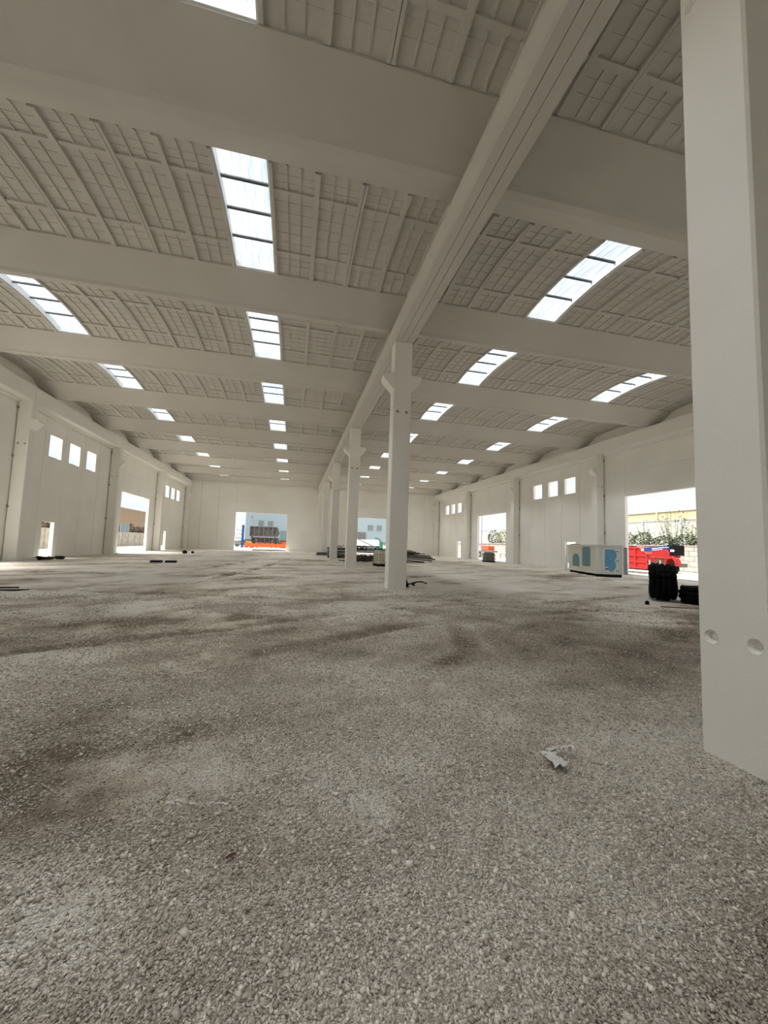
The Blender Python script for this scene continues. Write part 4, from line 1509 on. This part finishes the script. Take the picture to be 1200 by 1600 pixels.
def grey_skip(t, l, h, d):
    MB().prism_y([(-l / 2, 0), (l / 2, 0), (l / 2 + .35, h * .35), (l / 2 + .02, h), (-l / 2, h)], -d / 2, d / 2).build('body', 'grey_skip', t)
    for k in range(7):
        x = -l / 2 + l * k / 6
        MB().box(x - .06, x + .06, -d / 2 - .09, -d / 2, .05, h).build('rib', 'steel_dark', t)
    for z in (0, h - .12):
        MB().box(-l / 2 - .05, l / 2 + .05, -d / 2 - .11, -d / 2, z, z + .12).build('side_rail', 'steel_dark', t)
    for x in (-l / 2 + .2, l / 2 - .4):
        MB().box(x, x + .15, -d / 2, d / 2, -.12, .01).build('skid', 'steel_dark', t)


grey_skip(t, 4.6, 1.78, 2.2)
t = thing('skip_container', 'lower of two stacked grimy grey skips beyond the end wall', 'skip', (-4.95, 74.0, .10), 0, 'stacked grey skips')
grey_skip(t, 4.5, 1.75, 2.2)
t = thing('rusty_frame', 'rust red steel frame in front of the stacked grey skips', 'frame', (-4.9, 72.2, 0))
for x in (-1.3, 1.25):
    MB().box(x - .12, x + .12, -.15, .15, -.05, 1.5).build('post', 'rust', t)
MB().box(-1.3, 1.3, -.12, .12, .35, .95).build('beam', 'rust', t)
MB().box(-1.3, 1.3, -.16, .16, .30, .38).build('flange', 'rust', t)
t = thing('pallet_stack', 'stack of dark pallets with orange tarpaulin beside the grey skips', 'pallets', (-1.6, 74.5, 0))
for k in range(5):
    MB().box(-.7, .7, -.5, .5, -.03 + .28 * k, .25 + .28 * k).build('pallet', 'plank', t)
MB().box(-.62, .5, -.56, -.5, .1, 1.2).build('tarpaulin', 'orange', t)
t = thing('safety_net', 'long orange safety net fence across the yard', 'fence', (-4.4, 70.0, 0))
for k in range(13):
    x = -3.6 + .62 * k
    MB().tube([(x, 0, -.05), (x, 0, .95)], .02, 6).build('net_post', 'rust', t)
mb = MB()
xs_ = np.linspace(-3.6, 3.85, 60)
for q, x in enumerate(xs_):
    mb.v += [(x, -.04 + .03 * math.sin(q * 1.1), .14), (x, -.04 + .03 * math.sin(q * 1.1 + .6), .78 + .06 * math.sin(q * .9))]
for q in range(59):
    mb.f.append((2 * q, 2 * q + 2, 2 * q + 3, 2 * q + 1))
o = mb.build('net', 'orange', t)
md = o.modifiers.new('thickness', 'SOLIDIFY')
md.thickness = .02
t = thing('blue_mast', 'blue steel mast with side arms beyond the end wall', 'mast', (-8.55, 72.0, 0))
MB().box(-.19, .19, -.2, .2, -.05, 3.85).build('column', 'blue', t)
MB().box(-.35, .35, -.35, .35, -.05, .12).build('base', 'blue', t)
for z, l in ((2.9, 1.2), (2.2, .9), (1.5, 1.0), (.9, 1.1)):
    MB().tube([(-.15, 0, z), (-l, -.1, z + .15)], .05, 7).build('arm', 'steel_dark', t)
t = thing('pipe_tangle', 'pale tangle of pipes left of the blue mast', 'frame', (-9.7, 74.0, 0))
for k in range(4):
    MB().tube([(-.6 + .3 * k, 0, -.05), (-.4 + .3 * k, .1, 2.6 - .3 * k)], .05, 6).build('pipe', 'galv_post', t)
    MB().tube([(-.8, 0, .5 + .5 * k), (.7, .1, .7 + .5 * k)], .04, 6).build('brace', 'fence_white', t)
t = thing('yellow_machine', 'small yellow machine at the foot of the blue mast', 'machine', (-7.4, 71.2, 0))
MB().prism_y([(-.5, .3), (.55, .3), (.6, .7), (.25, 1.05), (-.35, 1.1), (-.5, .7)], -.4, .4).build('body', 'yellow', t)
for x in (-.35, .4):
    MB().tube([(x, -.48, .22), (x, .48, .22)], .26, 14).build('wheel', 'black_rubber', t)
MB().tube([(-.4, 0, 1.0), (-.75, 0, 1.4)], .03, 6).build('handle', 'steel_dark', t)
t = thing('dark_van', 'dark vehicle parked left of the blue mast', 'van', (-8.7, 76.5, 0))
MB().prism_y([(-2.0, .3), (2.3, .3), (2.3, 1.35), (.4, 1.5), (-.2, 1.25), (-2.0, 1.0)], -.8, .8).build('body', 'steel_dark', t)
for x in (-1.2, 1.4):
    MB().tube([(x, -.86, .34), (x, .86, .34)], .34, 14).build('wheel', 'black_rubber', t)
# white lorry with loader beyond the other end gate
t = thing('white_lorry', 'white flatbed lorry with sloping ramps beyond the end gate by the central columns', 'lorry', (13.6, 73.0, 0))
MB().box(-2.6, 1.9, -1.1, 1.1, .95, 2.05).build('box', 'white', t)
MB().box(-2.6, 2.4, -1.0, 1.0, .6, .9).build('chassis', 'steel_dark', t)
for k, y in enumerate((-1.3, -1.15)):
    MB().tube([(-2.2, y, 2.15), (1.6, y, .55)], .09, 6).build('ramp', 'fence_white' if k else 'steel_dark', t)
for x in (-1.8, -.8, 1.6):
    wh = MB().tube([(x, -1.12, .45), (x, -.8, .45)], .46, 16).build('wheel', 'black_rubber', t)
    MB().tube([(x, -1.15, .45), (x, -1.12, .45)], .2, 12).build('hub', 'cage', wh)
t = thing('green_loader', 'green loader arm standing behind the white lorry', 'machine', (15.6, 70.6, 0))
MB().box(-.25, .25, -.3, .3, -.05, 1.7).build('tower', 'green', t)
MB().tube([(0, 0, 1.6), (-.45, 0, 2.3), (-1.0, 0, 2.35)], .13, 8).build('arm', 'green', t)
MB().box(-1.15, -.8, -.15, .15, 2.2, 2.5).build('head', 'green', t)
MB().box(.35, 1.05, -.3, .3, .4, 1.0).build('cabinet', 'white', t)
MB().box(.35, 1.0, -.3, .3, 1.25, 1.75).build('control_box', 'glass_dark', t)
MB().tube([(.7, 0, 1.0), (.7, 0, 1.3)], .05, 6).build('stem', 'steel_dark', t)
for i, (x, y, l) in enumerate(((-3.6, 53.4, 3.0), (-1.7, 54.0, 1.6))):
    t = thing('ground_beam', f'{("longer", "shorter")[i]} dark beam lying just outside the end gate', 'beam', (x, y, 0))
    MB().box(-l / 2, l / 2, -.06, .06, -.03, .12).build('web', 'steel_dark', t)
    MB().box(-l / 2, l / 2, -.12, .12, .12, .15).build('flange', 'steel_dark', t)
